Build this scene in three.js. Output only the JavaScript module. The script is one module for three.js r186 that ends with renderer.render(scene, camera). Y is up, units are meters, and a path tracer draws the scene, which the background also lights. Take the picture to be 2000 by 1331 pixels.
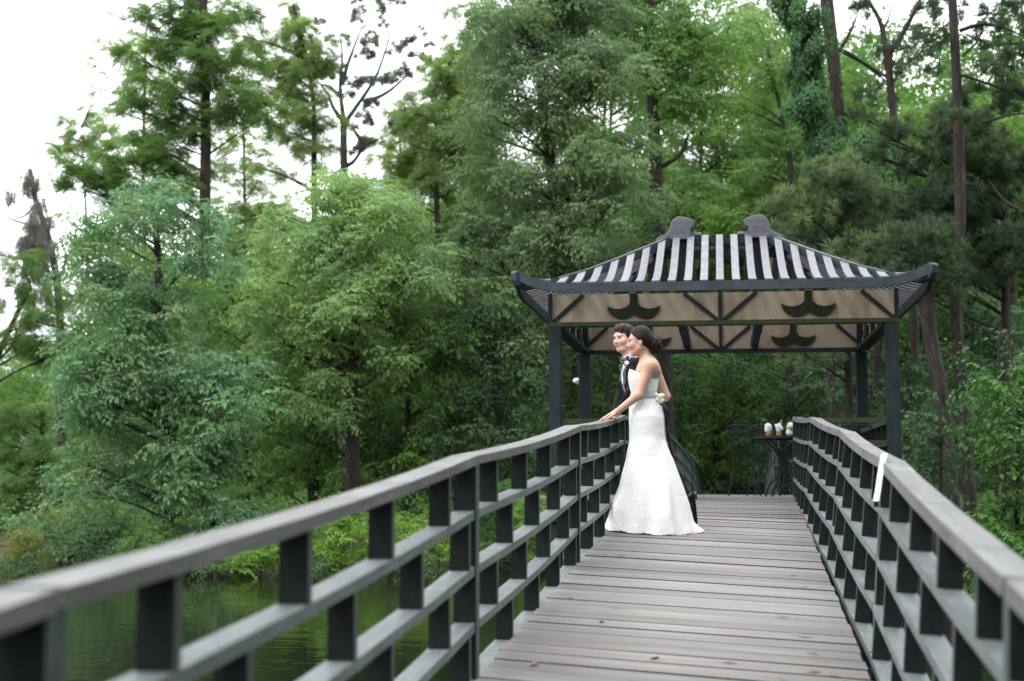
import * as THREE from 'three';
import { mergeGeometries } from 'three/addons/utils/BufferGeometryUtils.js';

// ------------------------------------------------------------------ camera, sky, light
const EYE = 1.75, YAW = 0.1619, PITCH = 0.0996, ROLL = 0.0023, FPX = 2778;
const scene = new THREE.Scene();
const camera = new THREE.PerspectiveCamera(2 * Math.atan(665.5 / FPX) * 180 / Math.PI, 2000 / 1331, 0.1, 900);
camera.position.set(0, EYE, 0);
camera.rotation.order = 'YXZ';
camera.rotation.set(PITCH, YAW, ROLL);
camera.updateMatrixWorld(true);
camera.focus = 12.1;
camera.userData.fStop = 2.0;
scene.add(camera);
const renderer = new THREE.WebGLRenderer({ antialias: true });
renderer.toneMapping = THREE.LinearToneMapping;
renderer.toneMappingExposure = 1.2;
renderer.shadowMap.enabled = true;
const SKY = 2.7;                                   // overcast: even all round, brighter overhead
{
  const w = 64, h = 32, d = new Float32Array(w * h * 4);
  for (let j = 0; j < h; j++) {
    const s = Math.max(0, Math.sin(((j + 0.5) / h - 0.5) * Math.PI));
    const L = SKY * (0.62 + 0.72 * s);
    for (let i = 0; i < w; i++) d.set([L * 0.985, L * 0.995, L * 1.03, 1], (j * w + i) * 4);
  }
  const t = new THREE.DataTexture(d, w, h, THREE.RGBAFormat, THREE.FloatType);
  t.mapping = THREE.EquirectangularReflectionMapping; t.magFilter = THREE.LinearFilter; t.minFilter = THREE.LinearFilter;
  t.needsUpdate = true;
  scene.background = t; scene.environment = t;
}
const sun = new THREE.DirectionalLight(0xfff3e2, 1.0);
sun.position.set(-30, 55, 22); sun.target.position.set(0, 0, -14);
sun.castShadow = true; sun.shadow.radius = 30; sun.shadow.mapSize.set(2048, 2048);
Object.assign(sun.shadow.camera, { left: -45, right: 45, top: 45, bottom: -45, near: 1, far: 180 });
scene.add(sun, sun.target);

// ------------------------------------------------------------------ helpers
const V = (x, y, z) => new THREE.Vector3(x, y, z);
function rngOf(seed) { let a = seed >>> 0; return () => { a = (a + 0x6D2B79F5) | 0; let t = Math.imul(a ^ (a >>> 15), 1 | a); t = (t + Math.imul(t ^ (t >>> 7), 61 | t)) ^ t; return ((t ^ (t >>> 14)) >>> 0) / 4294967296; }; }
const clamp = (x, a = 0, b = 1) => Math.min(b, Math.max(a, x)), mix = (a, b, t) => a + (b - a) * t;
const smooth = (a, b, x) => { const t = clamp((x - a) / (b - a)); return t * t * (3 - 2 * t); };
function lut(knots, x) { if (x <= knots[0][0]) return knots[0][1]; for (let i = 1; i < knots.length; i++) if (x <= knots[i][0]) { const [a, p] = knots[i - 1], [b, q] = knots[i]; return p + (q - p) * (x - a) / (b - a); } return knots[knots.length - 1][1]; }
function lutX(k, x) { const n = k.length; if (x < k[0][0]) { const [a, p] = k[0], [b, q] = k[1]; return p + (q - p) * (x - a) / (b - a); } return lut(k, x); }
function hash2(x, y) { let h = Math.imul(x | 0, 374761393) + Math.imul(y | 0, 668265263); h = Math.imul(h ^ (h >>> 13), 1274126177); return ((h ^ (h >>> 16)) >>> 0) / 4294967296; }
function vn(x, y, px = 1e9, py = 1e9, s = 0) { const xi = Math.floor(x), yi = Math.floor(y), fx = x - xi, fy = y - yi, u = fx * fx * (3 - 2 * fx), v = fy * fy * (3 - 2 * fy), m = (a, n) => ((a % n) + n) % n; const h = (a, b) => hash2(m(a, px) + s * 57, m(b, py) + s * 131); return mix(mix(h(xi, yi), h(xi + 1, yi), u), mix(h(xi, yi + 1), h(xi + 1, yi + 1), u), v); }
function fbm(x, y, px, py, o = 4, s = 0) { let a = 0, w = 0.5, n = 0; for (let i = 0; i < o; i++) { a += w * vn(x, y, px, py, s + i); n += w; x *= 2; y *= 2; px *= 2; py *= 2; w *= 0.5; } return a / n; }
function tex(w, h, fn, srgb = true) { const d = new Uint8Array(w * h * 4); for (let j = 0; j < h; j++) for (let i = 0; i < w; i++) { const c = fn(i / w, j / h); d.set([clamp(c[0]) * 255, clamp(c[1]) * 255, clamp(c[2]) * 255, 255], (j * w + i) * 4); } const t = new THREE.DataTexture(d, w, h); t.wrapS = t.wrapT = THREE.RepeatWrapping; t.magFilter = THREE.LinearFilter; t.minFilter = THREE.LinearMipmapLinearFilter; t.generateMipmaps = true; if (srgb) t.colorSpace = THREE.SRGBColorSpace; t.needsUpdate = true; return t; }
const rep = (t, u, v) => { const c = t.clone(); c.repeat.set(u, v); c.needsUpdate = true; return c; };
const lin = (r, g, b) => new THREE.Color().setRGB(r, g, b);
function std(c, o = {}) { const m = o.specularIntensity !== undefined || o.ior ? new THREE.MeshPhysicalMaterial({ roughness: 0.7, ...o }) : new THREE.MeshStandardMaterial({ roughness: 0.7, ...o }); m.color.copy(c); return m; }

const taken = {};
function numbered(n) { const k = taken[n] = (taken[n] ?? -1) + 1; return k ? `${n}_${String(k).padStart(3, '0')}` : n; }
function tag(o, label, category, group, kind) { o.userData.label = label; if (category) o.userData.category = category; if (group) o.userData.group = group; if (kind) o.userData.kind = kind; return o; }
function thing(name, label, category, pos, group, turn = 0) { const o = new THREE.Group(); o.name = numbered(name); o.position.copy(pos); o.rotation.y = turn; tag(o, label, category, group); scene.add(o); return o; }
function mesh(name, geo, mat, parent) { const m = new THREE.Mesh(geo, mat); m.castShadow = m.receiveShadow = true; if (parent === scene) m.name = numbered(name); else { parent.userData.count ??= {}; m.name = name; } parent.add(m); return m; }
function strip(o) { delete o.userData.count; o.children.forEach(strip); }
function join(list) { return mergeGeometries(list.map((g) => { const h = g.index ? g.toNonIndexed() : g; for (const k of Object.keys(h.attributes)) if (!['position', 'normal', 'uv'].includes(k)) h.deleteAttribute(k); if (!h.attributes.uv) h.setAttribute('uv', new THREE.BufferAttribute(new Float32Array(h.attributes.position.count * 2), 2)); return h; })); }
// world point on the plane z = -depth that the photograph shows at that pixel (2000 x 1331)
const camR = new THREE.Matrix4().makeRotationFromEuler(camera.rotation);
function at(px, py, depth) { const d = V((px - 1000) / FPX, -(py - 665.5) / FPX, -1).applyMatrix4(camR); return d.multiplyScalar(depth / -d.z).add(camera.position); }
// box whose uv run in metres: u along the longest side
function box(w, h, d, ou = 0, ov = 0, bevel = 0) {
  let g;
  if (bevel) {
    const sh = new THREE.Shape(), x = w / 2 - bevel, y = h / 2 - bevel; sh.moveTo(-x, -y); sh.lineTo(x, -y); sh.lineTo(x, y); sh.lineTo(-x, y); sh.closePath();
    g = new THREE.ExtrudeGeometry(sh, { depth: d - 2 * bevel, bevelEnabled: true, bevelSize: bevel, bevelThickness: bevel, bevelSegments: 1 }); g.translate(0, 0, -d / 2 + bevel);
  } else g = new THREE.BoxGeometry(w, h, d);
  return boxUV(g, ou, ov);
}
function boxUV(g, ou = 0, ov = 0) {
  g = g.index ? g.toNonIndexed() : g; g.computeVertexNormals(); g.computeBoundingBox();
  const s = V(0, 0, 0); g.boundingBox.getSize(s); const size = [s.x, s.y, s.z], p = g.attributes.position, n = g.attributes.normal, uv = new Float32Array(p.count * 2);
  for (let i = 0; i < p.count; i++) { const c = [p.getX(i), p.getY(i), p.getZ(i)], m = [n.getX(i), n.getY(i), n.getZ(i)].map(Math.abs), k = m.indexOf(Math.max(...m)); let [a, b] = [0, 1, 2].filter((q) => q !== k); if (size[b] > size[a]) [a, b] = [b, a]; uv[2 * i] = c[a] + ou; uv[2 * i + 1] = c[b] + ov + k * 0.37; }
  g.setAttribute('uv', new THREE.BufferAttribute(uv, 2)); return g;
}
// bar of w x h section from a to b (h upward)
function bar(a, b, w, h, up = V(0, 1, 0), o = 0, bevel = 0) {
  const L = a.distanceTo(b), g = box(w, h, L, o, o * 0.7, bevel), z = b.clone().sub(a).normalize(), x = up.clone().cross(z).normalize(), y = z.clone().cross(x);
  g.applyMatrix4(new THREE.Matrix4().makeBasis(x, y, z).setPosition(a.clone().add(b).multiplyScalar(0.5))); return g;
}
// tapered tube along points with radii
function tube(pts, radii, sides = 7, smoothN = 0) {
  let P = pts, Rr = radii;
  if (smoothN) { const c = new THREE.CatmullRomCurve3(pts, false, 'centripetal'); P = []; Rr = []; for (let i = 0; i <= smoothN; i++) { const t = i / smoothN; P.push(c.getPoint(t)); const k = t * (radii.length - 1), a = Math.min(radii.length - 2, Math.floor(k)); Rr.push(radii.length < 2 ? radii[0] : mix(radii[a], radii[a + 1], k - a)); } }
  const pos = [], uv = [], idx = []; let nx = null, len = 0;
  for (let i = 0; i < P.length; i++) {
    const t = (P[Math.min(P.length - 1, i + 1)].clone().sub(P[Math.max(0, i - 1)])).normalize();
    if (!nx) nx = Math.abs(t.y) > 0.9 ? V(1, 0, 0) : V(0, 1, 0);
    nx = nx.clone().sub(t.clone().multiplyScalar(nx.dot(t))).normalize(); const ny = t.clone().cross(nx);
    if (i) len += P[i].distanceTo(P[i - 1]);
    for (let k = 0; k <= sides; k++) { const a = k / sides * Math.PI * 2; const q = P[i].clone().addScaledVector(nx, Math.cos(a) * Rr[i]).addScaledVector(ny, Math.sin(a) * Rr[i]); pos.push(q.x, q.y, q.z); uv.push(k / sides * Math.max(0.3, Math.round(Rr[0] * 6.28 * 2) / 2), len); }
    if (i) for (let k = 0; k < sides; k++) { const a = (i - 1) * (sides + 1) + k, b = a + sides + 1; idx.push(a, a + 1, b, a + 1, b + 1, b); }
  }
  for (const e of [0, P.length - 1]) { const c = pos.length / 3; pos.push(P[e].x, P[e].y, P[e].z); uv.push(0, 0); for (let k = 0; k < sides; k++) { const a = e * (sides + 1) + k; e ? idx.push(a, a + 1, c) : idx.push(a + 1, a, c); } }
  const g = new THREE.BufferGeometry(); g.setAttribute('position', new THREE.Float32BufferAttribute(pos, 3)); g.setAttribute('uv', new THREE.Float32BufferAttribute(uv, 2)); g.setIndex(idx); g.computeVertexNormals(); return g;
}
const moved = (g, x, y, z) => { g.translate(x, y, z); return g; };
// triangle mesh of a signed distance field (naive surface nets)
function nets(f, lo, hi, h, colour) {
  const n = [0, 1, 2].map((k) => Math.ceil((hi[k] - lo[k]) / h) + 1), [nx, ny, nz] = n, val = new Float32Array(nx * ny * nz);
  let q = 0; for (let k = 0; k < nz; k++) for (let j = 0; j < ny; j++) for (let i = 0; i < nx; i++) val[q++] = f(lo[0] + i * h, lo[1] + j * h, lo[2] + k * h);
  const id = new Int32Array(nx * ny * nz).fill(-1), pos = [], idx = [], at3 = (i, j, k) => i + nx * (j + ny * k);
  for (let k = 0; k < nz - 1; k++) for (let j = 0; j < ny - 1; j++) for (let i = 0; i < nx - 1; i++) {
    let c = 0, x = 0, y = 0, z = 0; const v = (a) => val[at3(i + (a & 1), j + (a >> 1 & 1), k + (a >> 2))];
    for (const [a, b] of EDGES) { const p = v(a), r = v(b); if ((p < 0) !== (r < 0)) { const t = p / (p - r); x += mix(a & 1, b & 1, t); y += mix(a >> 1 & 1, b >> 1 & 1, t); z += mix(a >> 2, b >> 2, t); c++; } }
    if (c) { id[at3(i, j, k)] = pos.length / 3; pos.push(lo[0] + (i + x / c) * h, lo[1] + (j + y / c) * h, lo[2] + (k + z / c) * h); }
  }
  const quad = (a, b, c, d, flip) => { if (a < 0 || b < 0 || c < 0 || d < 0) return; flip ? idx.push(a, c, b, a, d, c) : idx.push(a, b, c, a, c, d); };
  for (let k = 1; k < nz - 1; k++) for (let j = 1; j < ny - 1; j++) for (let i = 1; i < nx - 1; i++) {
    const a = val[at3(i, j, k)] < 0;
    if (a !== (val[at3(i + 1, j, k)] < 0)) quad(id[at3(i, j - 1, k - 1)], id[at3(i, j, k - 1)], id[at3(i, j, k)], id[at3(i, j - 1, k)], !a);
    if (a !== (val[at3(i, j + 1, k)] < 0)) quad(id[at3(i - 1, j, k - 1)], id[at3(i - 1, j, k)], id[at3(i, j, k)], id[at3(i, j, k - 1)], !a);
    if (a !== (val[at3(i, j, k + 1)] < 0)) quad(id[at3(i - 1, j - 1, k)], id[at3(i, j - 1, k)], id[at3(i, j, k)], id[at3(i - 1, j, k)], !a);
  }
  const m = pos.length / 3, nor = new Float32Array(m * 3), uv = new Float32Array(m * 2), col = colour && new Float32Array(m * 3), e = h * 0.5;
  for (let i = 0; i < m; i++) { const x = pos[3 * i], y = pos[3 * i + 1], z = pos[3 * i + 2]; let a = f(x + e, y, z) - f(x - e, y, z), b = f(x, y + e, z) - f(x, y - e, z), c = f(x, y, z + e) - f(x, y, z - e); const l = Math.hypot(a, b, c) || 1; nor.set([a / l, b / l, c / l], 3 * i); uv.set([x + z * 0.5, y], 2 * i); if (col) col.set(colour(x, y, z), 3 * i); }
  const g = new THREE.BufferGeometry(); g.setAttribute('position', new THREE.Float32BufferAttribute(pos, 3)); g.setAttribute('normal', new THREE.BufferAttribute(nor, 3)); g.setAttribute('uv', new THREE.BufferAttribute(uv, 2)); if (col) g.setAttribute('color', new THREE.BufferAttribute(col, 3)); g.setIndex(idx); return g;
}
const EDGES = [[0, 1], [2, 3], [4, 5], [6, 7], [0, 2], [1, 3], [4, 6], [5, 7], [0, 4], [1, 5], [2, 6], [3, 7]];
function smin(a, b, k) { const h = Math.max(k - Math.abs(a - b), 0) / k; return Math.min(a, b) - h * h * k * 0.25; }
function cap(x, y, z, A, B, ra, rb) { const bx = B[0] - A[0], by = B[1] - A[1], bz = B[2] - A[2], px = x - A[0], py = y - A[1], pz = z - A[2]; const t = clamp((px * bx + py * by + pz * bz) / (bx * bx + by * by + bz * bz + 1e-12)); return Math.hypot(px - bx * t, py - by * t, pz - bz * t) - mix(ra, rb, t); }
function ell(x, y, z, C, r) { const a = (x - C[0]) / r[0], b = (y - C[1]) / r[1], c = (z - C[2]) / r[2]; const k0 = Math.hypot(a, b, c), k1 = Math.hypot(a / r[0], b / r[1], c / r[2]); return k1 < 1e-9 ? -Math.min(...r) : k0 * (k0 - 1) / k1; }

// ------------------------------------------------------------------ surfaces
const T = {};
T.plank = tex(1024, 512, (u, v) => { const g = fbm(u * 6, v * 90, 6, 90, 4, 3), w = fbm(u * 3, v * 9, 3, 9, 3, 9), s = fbm(u * 40, v * 160, 40, 160, 2, 5), k = fbm(u * 5, v * 3, 5, 3, 3, 17); let b = 0.70 + 0.14 * (g - 0.5) + 0.22 * (w - 0.5) + 0.10 * (s - 0.5); if (g > 0.66) b -= (g - 0.66) * 1.2; const red = smooth(0.55, 0.75, k) * 0.025; return [b + red, b - 0.003, b - 0.008 - red * 0.6]; });
T.paint = tex(512, 512, (u, v) => { const a = fbm(u * 5, v * 5, 5, 5, 5, 21), s = fbm(u * 60, v * 60, 60, 60, 2, 25), g = fbm(u * 4, v * 40, 4, 40, 3, 27); const b = 0.8 + 0.3 * (a - 0.5) + 0.12 * (s - 0.5) + 0.16 * (g - 0.5); const moss = smooth(0.6, 0.8, fbm(u * 7, v * 7, 7, 7, 4, 33)); return [b - 0.05 * moss, b, b - 0.12 * moss]; });
T.worn = tex(512, 512, (u, v) => { const a = fbm(u * 4, v * 6, 4, 6, 5, 41), s = fbm(u * 70, v * 70, 70, 70, 2, 45), g = fbm(u * 3, v * 50, 3, 50, 3, 47), sp = vn(u * 110, v * 110, 110, 110, 49); let b = 0.82 + 0.34 * (a - 0.5) + 0.2 * (s - 0.5) + 0.2 * (g - 0.5); if (sp > 0.955) b -= 0.22; const r = smooth(0.66, 0.85, fbm(u * 6, v * 9, 6, 9, 4, 53)) * 0.08; return [b + r, b, b - r * 0.4]; });
T.stucco = tex(512, 512, (u, v) => { const a = fbm(u * 3, v * 3, 3, 3, 4, 61), s = fbm(u * 90, v * 90, 90, 90, 2, 63), d = smooth(0.55, 0.85, fbm(u * 9, v * 2, 9, 2, 4, 66)); const b = 0.86 + 0.18 * (a - 0.5) + 0.08 * (s - 0.5) - 0.12 * d; return [b, b - 0.01 * d, b - 0.05 * d]; });
T.bark = tex(256, 512, (u, v) => { const a = fbm(u * 8, v * 6, 8, 6, 4, 71), c = Math.abs(fbm(u * 10, v * 5, 10, 5, 4, 77) - 0.5) * 2; const b = 0.55 + 0.5 * (a - 0.5) + 0.5 * c - 0.1; return [b, b * 0.97, b * 0.93]; });
T.soil = tex(512, 512, (u, v) => { const a = fbm(u * 8, v * 8, 8, 8, 5, 81), b = 0.6 + 0.7 * (a - 0.5); return [b, b * 0.96, b * 0.88]; });
T.ripple = tex(512, 512, (u, v) => { const e = 1 / 512, f = (a, b) => fbm(a * 9, b * 30, 9, 30, 3, 91), dx = f(u + e, v) - f(u - e, v), dy = f(u, v + e) - f(u, v - e); return [0.5 + dx * 1.2, 0.5 + dy * 1.2, 1]; }, false);
T.lace = tex(512, 512, (u, v) => { let m = 1; const X = u * 14, Y = v * 14, xi = Math.floor(X), yi = Math.floor(Y); for (let a = -1; a < 2; a++) for (let b = -1; b < 2; b++) { const cx = xi + a, cy = yi + b, k = (q) => ((q % 14) + 14) % 14, px = cx + 0.2 + 0.6 * hash2(k(cx), k(cy)), py = cy + 0.2 + 0.6 * hash2(k(cx) + 91, k(cy) + 17), dx = X - px, dy = Y - py, r = Math.hypot(dx, dy), an = Math.atan2(dy, dx) + hash2(k(cx), k(cy) + 5) * 6; m = Math.min(m, Math.abs(r - (0.34 + 0.13 * Math.cos(5 * an))) * 3); } const b = 1 - clamp(m) * 0.8 - 0.15 * vn(u * 160, v * 160, 160, 160, 4); return [b, b, b]; }, false);
T.cloth = tex(256, 256, (u, v) => { const b = 0.5 + 0.25 * (vn(u * 128, v * 32, 128, 32, 2) - 0.5) + 0.4 * (fbm(u * 5, v * 5, 5, 5, 3, 5) - 0.5); return [b, b, b]; }, false);
const M = {};
M.planks = [[0.335, 0.328, 0.328], [0.37, 0.362, 0.36], [0.305, 0.303, 0.308], [0.34, 0.32, 0.305], [0.305, 0.285, 0.265], [0.395, 0.385, 0.385], [0.28, 0.274, 0.272]].map(([r, g, b]) => std(lin(r, g, b), { map: rep(T.plank, 0.5, 1.6), roughness: 0.72, bumpMap: rep(T.plank, 0.5, 1.6), bumpScale: 0.004 }));
M.board = std(lin(0.18, 0.215, 0.22), { map: rep(T.worn, 0.9, 1.8), roughness: 0.55, bumpMap: rep(T.worn, 0.9, 1.8), bumpScale: 0.002 });
M.capwood = std(lin(0.17, 0.18, 0.178), { map: rep(T.worn, 0.8, 1.6), roughness: 0.6, bumpMap: rep(T.worn, 0.8, 1.6), bumpScale: 0.003 });
M.divider = std(lin(0.016, 0.024, 0.024), { specularIntensity: 0.4, map: rep(T.paint, 1.6, 1.6), roughness: 0.75 });
M.green = std(lin(0.022, 0.036, 0.042), { specularIntensity: 0.4, map: rep(T.paint, 1.2, 1.2), roughness: 0.75 });
M.ornament = std(lin(0.024, 0.034, 0.018), { specularIntensity: 0.4, map: rep(T.paint, 1.2, 1.2), roughness: 0.8 });
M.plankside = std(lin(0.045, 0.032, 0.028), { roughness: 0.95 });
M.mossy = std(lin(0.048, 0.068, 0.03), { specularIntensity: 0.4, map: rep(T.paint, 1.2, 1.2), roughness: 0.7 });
M.fascia = std(lin(0.06, 0.078, 0.098), { specularIntensity: 0.4, map: rep(T.paint, 0.9, 0.9), roughness: 0.45 });
M.slat = std(lin(0.18, 0.185, 0.21), { map: rep(T.worn, 0.9, 1.8), roughness: 0.55, bumpMap: rep(T.worn, 0.9, 1.8), bumpScale: 0.002 });
M.stucco = std(lin(0.50, 0.415, 0.315), { map: rep(T.stucco, 0.7, 0.7), roughness: 0.95, bumpMap: rep(T.stucco, 0.7, 0.7), bumpScale: 0.003 });
M.slat2 = std(lin(0.115, 0.13, 0.15), { map: rep(T.worn, 0.9, 1.8), roughness: 0.5, bumpMap: rep(T.worn, 0.9, 1.8), bumpScale: 0.004 });
M.iron = std(lin(0.012, 0.012, 0.014), { roughness: 0.6, specularIntensity: 0.5 });
M.bark = std(lin(0.07, 0.06, 0.05), { map: rep(T.bark, 1, 0.5), bumpMap: rep(T.bark, 1, 0.5), bumpScale: 0.03, roughness: 0.95 });
M.pinebark = std(lin(0.078, 0.062, 0.056), { map: rep(T.bark, 1, 0.7), bumpMap: rep(T.bark, 1, 0.7), bumpScale: 0.04, roughness: 0.95 });
M.greybark = std(lin(0.2, 0.19, 0.18), { map: rep(T.bark, 1, 0.5), roughness: 0.95 });
M.soil = std(lin(0.05, 0.042, 0.03), { map: rep(T.soil, 0.25, 0.25), bumpMap: rep(T.soil, 0.25, 0.25), bumpScale: 0.06, roughness: 1 });
M.water = std(lin(0.007, 0.008, 0.005), { ior: 1.33, roughness: 0.03, normalMap: rep(T.ripple, 0.22, 0.22), normalScale: new THREE.Vector2(0.1, 0.1) });
M.white = std(lin(0.8, 0.8, 0.78), { roughness: 0.7 });
function leafMat(r, g, b, tr = 0.4) { const m = new THREE.MeshPhysicalMaterial({ roughness: 0.95, transmission: tr, thickness: 0, side: THREE.DoubleSide, specularIntensity: 0.6 }); m.color.setRGB(r, g, b); return m; }

// ------------------------------------------------------------------ ground and water
function shoreZ(x) { return x < -2 ? -25.5 + 1.2 * Math.sin(x * 0.5) + 0.7 * Math.sin(x * 1.3 + 1) - 0.12 * (x + 2) * -1 * 0.4 : mix(-25.5, -40, smooth(-2, 1, x)); }
function groundY(x, z) {
  let far = smooth(0, -5, z - shoreZ(x));                      // beyond the pond
  const right = smooth(2.6, 5.5, x - 0.16 * (-z - 10) * 0.4) * smooth(-4, -12, z);
  const bump = 0.35 * (fbm(x * 0.25 + 40, z * 0.25 + 40, 1e6, 1e6, 3, 7) - 0.5);
  const land = 0.75 + bump + 0.9 * smooth(-30, -70, z) + 0.5 * smooth(4, 16, x);
  return mix(-1.1 + bump * 0.5, land, Math.max(far, right));
}
{
  const g = new THREE.PlaneGeometry(2, 2, 150, 150); g.rotateX(-Math.PI / 2); const p = g.attributes.position, uv = g.attributes.uv;
  for (let i = 0; i < p.count; i++) { const sx = p.getX(i), sz = p.getZ(i), x = 60 * sx * (1 + 7 * sx ** 6), z = -30 + 60 * sz * (1 + 7 * sz ** 6); p.setXYZ(i, x, groundY(x, z), z); uv.setXY(i, x, z); }
  g.computeVertexNormals(); const m = mesh('ground', g, M.soil, scene); tag(m, 'dark leaf-strewn forest floor rising from the pond', 'ground', null, 'structure');
  const w = new THREE.PlaneGeometry(90, 70); w.rotateX(-Math.PI / 2); w.translate(-14, 0, -14); const q = w.attributes.uv; for (let i = 0; i < q.count; i++) q.setXY(i, w.attributes.position.getX(i), w.attributes.position.getZ(i));
  tag(mesh('water', w, M.water, scene), 'dark still pond mirroring the trees under the bridge', 'water', null, 'structure');
}

// ------------------------------------------------------------------ footbridge: planks, beams
const FLOOR = EYE - 0.165;
const HL = [[-1.5, -1.42], [2.27, -1.13], [6.1, -0.833], [9.93, -0.551], [13.76, -0.300], [17.2, -0.165], [60, -0.165]];
const HR = [[-0.05, -1.5], [3.62, -1.18], [7.32, -0.832], [11.02, -0.556], [14.6, -0.293], [17.2, -0.165], [60, -0.165]];
const XL = -1.14, XR = 0.545;
function deckAt(x, s) { const t = (x - XL) / (XR - XL); return EYE + mix(lutX(HL, s), lutX(HR, s), t); }
const FARH = [[20.7, -0.165], [24, -0.215], [28, -0.33], [32, -0.49], [36, -0.8], [39, -1.15], [42, -1.5]];
{
  const r = rngOf(11);
  const bridge = thing('footbridge', 'weathered grey plank footbridge arching up from the camera to the pavilion', 'bridge', V(0, 0, 0));
  const geos = []; for (let i = 0; i < 8; i++) geos.push(box(XR - XL + 0.02, 0.038, 0.186 + 0.0012 * i, i * 1.37, i * 0.29));
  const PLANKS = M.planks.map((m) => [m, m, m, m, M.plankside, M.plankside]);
  const put = (s, parent, h0, h1, w) => {
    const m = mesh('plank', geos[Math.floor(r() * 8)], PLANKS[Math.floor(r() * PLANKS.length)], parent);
    m.position.set((XL + XR) / 2 + (r() - 0.5) * 0.016, (h0 + h1) / 2 - 0.019 + (r() - 0.5) * 0.006, -s);
    m.rotation.set(0, (r() - 0.5) * 0.007, Math.atan2(h1 - h0, XR - XL)); return m;
  };
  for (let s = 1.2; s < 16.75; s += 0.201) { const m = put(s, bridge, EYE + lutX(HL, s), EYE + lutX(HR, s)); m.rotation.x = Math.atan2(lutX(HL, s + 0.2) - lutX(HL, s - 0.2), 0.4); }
  const beam = (xo, K) => { const p = []; for (let s = 0.9; s <= 16.7; s += 0.79) p.push([s, EYE + lutX(K, s) - 0.19]); const gs = []; for (let i = 1; i < p.length; i++) gs.push(bar(V(xo, p[i - 1][1], -p[i - 1][0]), V(xo, p[i][1], -p[i][0]), 0.09, 0.28)); mesh('side_beam', join(gs), M.green, bridge); };
  beam(XL + 0.06, HL); beam(XR - 0.06, HR); beam((XL + XR) / 2, HL.map(([s, h], i) => [s, (h + lutX(HR, s)) / 2]));
  for (const s of [3.2, 7, 10.9, 14.7]) for (const x of [XL + 0.06, XR - 0.06]) mesh('pile', moved(box(0.19, 3, 0.19), x, EYE + lutX(x < 0 ? HL : HR, s) - 1.84, -s), M.green, bridge);
  // the far half going down beyond the pavilion
  const far = thing('footbridge', 'far half of the plank footbridge sloping down behind the pavilion', 'bridge', V(0, 0, 0));
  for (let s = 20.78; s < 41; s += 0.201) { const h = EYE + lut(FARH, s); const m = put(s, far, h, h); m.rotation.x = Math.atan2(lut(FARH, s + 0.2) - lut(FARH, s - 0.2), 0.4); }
  for (const xo of [XL + 0.06, XR - 0.06]) { const gs = []; for (let s = 20.7; s < 41; s += 1) gs.push(bar(V(xo, EYE + lut(FARH, s) - 0.19, -s), V(xo, EYE + lut(FARH, s + 1) - 0.19, -s - 1), 0.09, 0.28)); mesh('side_beam', join(gs), M.green, far); }
}

// ------------------------------------------------------------------ egg-crate railings
const RH = 0.951;
function railing(label, side, joints, skip, sagging = 0.022, seed = 1, far = false) {         // joints: [s, deck height, x at foot, x at top]
  const r = rngOf(seed), rail = thing('bridge_railing', label, 'railing', V(0, 0, 0), 'green lattice railings of the footbridge');
  const P = (i, t, k, out) => { const a = joints[i], b = joints[i + 1], s = mix(a[0], b[0], t), xb = mix(a[2], b[2], t), xt = mix(a[3], b[3], t); return V(mix(xb, xt, k) + side * out, EYE + mix(a[1], b[1], t) + k * RH - sagging * 4 * t * (1 - t), -s); };
  const W = 0.089;
  for (let i = 0; i < joints.length - 1; i++) {
    const L = joints[i + 1][0] - joints[i][0], lean = Math.atan2((joints[i][3] + joints[i + 1][3] - joints[i][2] - joints[i + 1][2]) / 2, RH), up = V(Math.sin(lean), Math.cos(lean), 0);
    const run = (k, w, h, off, name, mat) => { const gs = [], N = 6; const t0 = 0.004, t1 = 0.996; for (let j = 0; j < N; j++) { const a = P(i, mix(t0, t1, j / N), k, w / 2 - off), b = P(i, mix(t0, t1, (j + 1) / N), k, w / 2 - off); a.addScaledVector(up, -h / 2); b.addScaledVector(up, -h / 2); const d = b.clone().sub(a).normalize(); gs.push(bar(a.addScaledVector(d, j ? -0.004 : 0), b.addScaledVector(d, j < N - 1 ? 0.004 : 0), w, h + (j % 2) * 0.0016, up, r() * 7)); } const m = mesh(name, join(gs), mat, rail); return m; };
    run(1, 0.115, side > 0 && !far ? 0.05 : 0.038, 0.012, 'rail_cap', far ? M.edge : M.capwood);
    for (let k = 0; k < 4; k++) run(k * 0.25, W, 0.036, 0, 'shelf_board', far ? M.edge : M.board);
        for (let row = 0; row < 4; row++) {
      const k0 = row * 0.25, ts = [];
      for (const t of row % 2 === 0 ? [0.255, 0.495, 0.73, 0.962] : [0.14, 0.375, 0.615, 0.855]) ts.push(t);
      for (const t of ts) {
        const a = P(i, t, k0, W / 2 - 0.003), b = P(i, t, k0 + 0.25, W / 2 - 0.003); b.addScaledVector(up, row === 3 ? -0.038 : -0.036); a.y -= 0.001;
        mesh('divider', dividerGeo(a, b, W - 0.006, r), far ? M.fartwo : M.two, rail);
      }
    }
  }
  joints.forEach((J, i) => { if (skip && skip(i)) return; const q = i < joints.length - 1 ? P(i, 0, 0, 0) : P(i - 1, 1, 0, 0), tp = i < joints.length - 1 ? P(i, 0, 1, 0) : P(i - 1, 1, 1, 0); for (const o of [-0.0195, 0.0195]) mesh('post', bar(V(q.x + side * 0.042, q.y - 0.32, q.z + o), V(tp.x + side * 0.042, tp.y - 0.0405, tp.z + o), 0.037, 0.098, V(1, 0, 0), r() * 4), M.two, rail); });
  return rail;
}
M.greenpost = std(lin(0.10, 0.125, 0.125), { map: rep(T.paint, 1.4, 1.4), roughness: 0.5 });
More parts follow.
